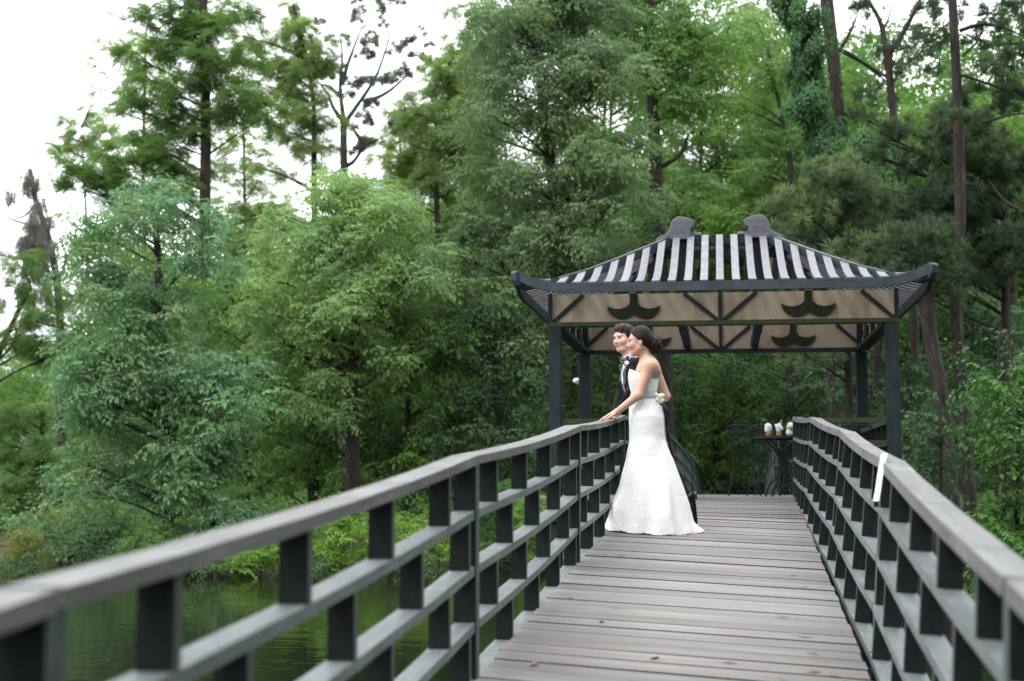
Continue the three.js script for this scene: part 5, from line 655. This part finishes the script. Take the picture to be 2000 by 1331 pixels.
  // shoes: the front one flat by the rail, the rear one standing on its toe with the sole to the right
  const shoe = (m, up) => { const F = (x, y, z) => { let d = cap(x, y, z, [-0.03, 0.055, 0], [-0.0, 0.04, 0], 0.045, 0.042); d = smin(d, cap(x, y, z, [0.02, 0.035, 0], [0.17, 0.022, 0], 0.042, 0.036), 0.03); d = smin(d, cap(x, y, z, [-0.035, 0.09, 0], [-0.03, 0.05, 0], 0.042, 0.042), 0.02); return Math.max(d, -y + 0.0); }; const a = nets(F, [-0.1, -0.02, -0.06], [0.23, 0.14, 0.06], 0.006).applyMatrix4(m); mesh('shoe', a, M.shoe, g); const S = (x, y, z) => { const w = x < 0.03 ? 0.036 : 0.042, dd = cap(x, 0, z, [-0.04, 0, 0], [0.17, 0, 0], w, 0.04); const yy = x < -0.005 ? Math.abs(y + 0.012) - 0.013 : Math.abs(y + 0.002) - 0.004; return Math.max(dd, yy); }; mesh('shoe_sole', nets(S, [-0.1, -0.04, -0.06], [0.23, 0.02, 0.06], 0.004).applyMatrix4(m), M.sole, g); };
  shoe(new THREE.Matrix4().makeRotationY(Math.PI).setPosition(-0.165, 0.026 - 0.072 * -0.10, -0.10));
  { const x = V(0.10, -1, -0.02).normalize(), y = V(-1, -0.10, 0.12).normalize(), z = x.clone().cross(y).normalize(); const yy = z.clone().cross(x); shoe(new THREE.Matrix4().makeBasis(x, yy, z).setPosition(0.402, 0.222, 0.10)); }
}

// ------------------------------------------------------------------ furniture in the pavilion
const PANG = new THREE.Matrix4();
function chairProto(label) {
  const c = thing('garden_chair', label, 'chair', V(0, 0, 0), 'wrought iron chairs round the table');
  const S = 0.43, hS = 0.40, t = (p, r, n = 8) => tube(p, Array.isArray(r) ? r : p.map(() => r), 6, n);
  for (const q of [-1, 1]) { mesh('back_post', t([V(-0.30, 0.0, q * 0.19), V(-0.25, 0.18, q * 0.195), V(-0.20, hS, q * 0.2), V(-0.235, 0.66, q * 0.205), V(-0.29, 0.90, q * 0.21)], 0.0105, 16), M.iron, c); const s = new THREE.SphereGeometry(0.014, 8, 6); s.scale(1, 1.7, 1); s.translate(-0.295, 0.925, q * 0.21); mesh('finial', s, M.iron, c);
    mesh('front_leg', t([V(0.20, hS - 0.02, q * 0.19), V(0.215, 0.25, q * 0.195), V(0.19, 0.1, q * 0.19), V(0.22, 0.0, q * 0.2)], 0.0105, 12), M.iron, c); mesh('leg_brace', t([V(-0.255, 0.17, q * 0.195), V(-0.16, 0.28, q * 0.16), V(-0.10, 0.385, q * 0.12)], 0.007, 8), M.iron, c); }
  const seat = new THREE.Shape(); seat.absellipse(0, 0, 0.235, 0.22, 0, 6.2832); const sg = new THREE.ExtrudeGeometry(seat, { depth: 0.018, bevelEnabled: true, bevelSize: 0.008, bevelThickness: 0.008, curveSegments: 20 }); sg.rotateX(-Math.PI / 2); sg.translate(0.01, hS - 0.012, 0); mesh('seat', sg, M.iron, c);
  const bx = (y) => lut([[0.4, -0.2], [0.66, -0.235], [0.92, -0.293]], y);
  for (const y of [0.885, 0.745]) mesh('back_rail', t([V(bx(y), y, -0.205), V(bx(y) - 0.02, y + (y > 0.8 ? 0.012 : 0), 0), V(bx(y), y, 0.205)], 0.011, 8), M.iron, c);
  for (let k = -4; k <= 4; k++) mesh('scroll', t([V(bx(0.75), 0.75, k * 0.042), V(bx(0.79) - 0.01, 0.79, k * 0.042 + 0.02), V(bx(0.84) - 0.01, 0.84, k * 0.042 - 0.02), V(bx(0.88), 0.885, k * 0.042)], 0.0065, 8), M.iron, c);
  for (let k = -2; k <= 2; k++) mesh('spindle', t([V(bx(0.42), 0.42, k * 0.05), V(bx(0.6) - 0.01, 0.6, k * 0.075), V(bx(0.745), 0.745, k * 0.07)], 0.006, 8), M.iron, c);
  return c;
}
{
  const fl = (px, z) => { const p = at(px, 960, z); p.y = FLOOR + 0.001; return p; };
  const A = chairProto('black wrought iron chair left of the table with its scrolled back to the bride');
  A.position.copy(fl(1478, 18.5)); A.rotation.y = 0.66;
  const copy = (label, px, z, ry) => { const c = A.clone(); c.name = numbered('garden_chair'); c.userData = { ...A.userData, label }; c.position.copy(fl(px, z)); c.rotation.y = ry; scene.add(c); return c; };
  copy('black wrought iron chair half hidden behind the laid table', 1527, 19.5, 0.66);
  copy('black wrought iron chair behind the right railing next to the pavilion post', 1668, 18.9, Math.PI * 0.5 + 0.2);
  // table
  const tp = fl(1532, 17.75), t = thing('garden_table', 'small round black iron table holding the glasses and the bouquet', 'table', tp), th = 0.735;
  const top = new THREE.CylinderGeometry(0.345, 0.345, 0.02, 40); top.translate(0, th - 0.01, 0); mesh('table_top', top, M.iron, t); const rim = new THREE.TorusGeometry(0.345, 0.014, 8, 40); rim.rotateX(Math.PI / 2); rim.translate(0, th - 0.025, 0); mesh('rim', rim, M.iron, t);
  for (let k = 0; k < 4; k++) { const a = 0.6 + k * Math.PI / 2, p = (r, y) => V(Math.cos(a) * r, y, Math.sin(a) * r); mesh('leg', tube([p(0.26, th - 0.03), p(0.12, 0.56), p(0.055, 0.42), p(0.10, 0.25), p(0.22, 0.12), p(0.27, 0.0)], [0.011, 0.011, 0.011, 0.011, 0.011, 0.012], 7, 22), M.iron, t); }
  const hoop = new THREE.TorusGeometry(0.08, 0.008, 6, 24); hoop.rotateX(Math.PI / 2); hoop.translate(0, 0.42, 0); mesh('hoop', hoop, M.iron, t);
  // glasses with a folded napkin in each
  const gm = new THREE.MeshPhysicalMaterial({ roughness: 0.02, transmission: 1, thickness: 0, ior: 1.45 }); gm.color.setRGB(0.95, 0.97, 0.97);
  const amber = std(lin(0.45, 0.22, 0.05), { roughness: 0.1 });
  const glass = (label, px, dz, straw) => { const p = at(px, 850, 17.75 + dz); p.y = tp.y + th + 0.001; const o = thing('drinking_glass', label, 'glass', p, null); const w = new THREE.CylinderGeometry(0.038, 0.032, 0.11, 20, 1, true); w.translate(0, 0.055, 0); mesh('glass_wall', w, gm, o); const b = new THREE.CylinderGeometry(0.0315, 0.031, 0.008, 20); b.translate(0, 0.004, 0); mesh('base', b, gm, o); const l = new THREE.CylinderGeometry(0.0335, 0.031, 0.034, 20); l.translate(0, 0.026, 0); mesh('drink', l, amber, o); const n = new THREE.SphereGeometry(0.05, 7, 5); n.scale(0.95, 1.25, 0.7); n.rotateZ(0.35); n.translate(0, 0.105, 0); const q = n.attributes.position, r = rngOf(px); for (let i = 0; i < q.count; i++) q.setXYZ(i, q.getX(i) + 0.012 * Math.sin(q.getY(i) * 70 + px), q.getY(i) + 0.014 * Math.sin(q.getX(i) * 80), q.getZ(i) + 0.01 * Math.cos(q.getX(i) * 90)); n.computeVertexNormals(); mesh('napkin', n, M.white, o); if (straw) mesh('straw', tube([V(0.012, 0.03, 0), V(0.03, 0.2, 0)], [0.004, 0.004], 6), M.white, o); };
  glass('short glass of amber drink with a white napkin, left one on the iron table', 1501, 0.0, false); glass('short glass with a napkin and an upright white straw on the iron table', 1522, -0.05, true);
  { const p = at(1545, 850, 17.6); p.y = tp.y + th + 0.001; const o = thing('bouquet', 'white flower bouquet lying on the iron table against the railing', 'bouquet', p), r = rngOf(8), hd = new THREE.IcosahedronGeometry(0.042, 2); const q = hd.attributes.position; for (let i = 0; i < q.count; i++) { const v = V(q.getX(i), q.getY(i), q.getZ(i)), s = 1 + 0.12 * Math.sin(v.x * 200) * Math.sin(v.y * 170 + 1) * Math.cos(v.z * 190); q.setXYZ(i, v.x * s, v.y * s * 0.85, v.z * s); } hd.computeVertexNormals(); for (let k = 0; k < 13; k++) { const m = mesh('blossom', hd, M.petal, o), a = r() * 6.28, e = r(); m.position.set(Math.cos(a) * 0.085 * Math.sqrt(e) + 0.03, 0.04 + 0.15 * r(), Math.sin(a) * 0.085 * Math.sqrt(e)); m.rotation.set(r() * 3, r() * 3, 0); const s = 0.75 + 0.4 * r(); m.scale.set(s, s, s); } const gs = []; for (let k = 0; k < 16; k++) { const s = new THREE.SphereGeometry(0.026, 6, 5); s.scale(1.5, 0.25, 0.7); s.rotateZ(r() * 3); s.rotateY(r() * 6); s.translate((r() - 0.3) * 0.18, 0.03 + 0.14 * r(), (r() - 0.5) * 0.18); gs.push(s); } mesh('leaves', join(gs), M.stem, o); }
  // white blossom tied to the rear left post
  { const p = at(1128, 749, 20.42), o = thing('flower_cluster', 'white blossom cluster fixed to the rear left pavilion post', 'flower', p), r = rngOf(9), gs = []; for (let k = 0; k < 7; k++) { const s = new THREE.SphereGeometry(0.042, 8, 6); s.scale(1, 0.8, 0.8); s.translate((r() - 0.5) * 0.1, (r() - 0.5) * 0.1, (r() - 0.5) * 0.06); gs.push(s); } mesh('petals', join(gs), M.petal, o); }
  // white strip hanging over the right hand rail
  { const p = at(1727, 893, 7.15), o = thing('ribbon_strip', 'white ribbon strip hanging down over the right handrail', 'ribbon', p); const pos = [], ix = [], N = 14; for (let i = 0; i <= N; i++) { const t = i / N, y = t < 0.15 ? 0.015 - 0.004 * t : 0.012 - (t - 0.15) * 0.265, x = t < 0.15 ? 0.07 * (0.15 - t) / 0.15 : -0.008 - 0.075 * (t - 0.15) + 0.004 * Math.sin(t * 9); for (const q of [-1, 1]) pos.push(x + (q > 0 ? 0.002 : 0), y, q * 0.015 + 0.006 * Math.sin(t * 5) * t); if (i) { const a = 2 * i - 2; ix.push(a, a + 1, a + 2, a + 1, a + 3, a + 2); } } const mk = (off) => { const g = new THREE.BufferGeometry(); g.setAttribute('position', new THREE.Float32BufferAttribute(pos, 3)); g.setIndex(ix); g.computeVertexNormals(); return g; }; const strip1 = mk(); strip1.rotateY(0.9); const st = M.white.clone(); st.side = THREE.DoubleSide; mesh('strip', strip1, st, o); const w = moved(box(0.022, 0.03, 0.03), -0.045, -0.228, 0.03); mesh('weight', w, M.iron, o); }
}
{ // a few dry leaves on the planks
  const r = rngOf(91), pos = []; for (let k = 0; k < 34; k++) { const s = 5.8 + 10.5 * r() * r() + 0.2, x = mix(XL + 0.1, XR - 0.08, k % 3 ? r() : 0.85 + 0.13 * r()), y = deckAt(x, s) + 0.007, a = r() * 6.28, L = 0.02 + 0.035 * r(), w = 0.35 * L; const P = (u, v, h) => pos.push(x + (u * Math.cos(a) - v * Math.sin(a)), y + h, -s + (u * Math.sin(a) + v * Math.cos(a))); P(-L, 0, 0.002); P(0, w, 0.008 * r()); P(L, 0, 0.006); P(-L, 0, 0.002); P(L, 0, 0.006); P(0, -w, 0.004); }
  const g = new THREE.BufferGeometry(); g.setAttribute('position', new THREE.Float32BufferAttribute(pos, 3)); g.computeVertexNormals(); const m = leafMat(0.16, 0.11, 0.06, 0.3); tag(mesh('leaf_litter', g, m, scene), 'few small dry leaves scattered on the bridge planks', 'leaf litter', null, 'stuff');
}
scene.children.forEach(strip);
renderer.render(scene, camera);
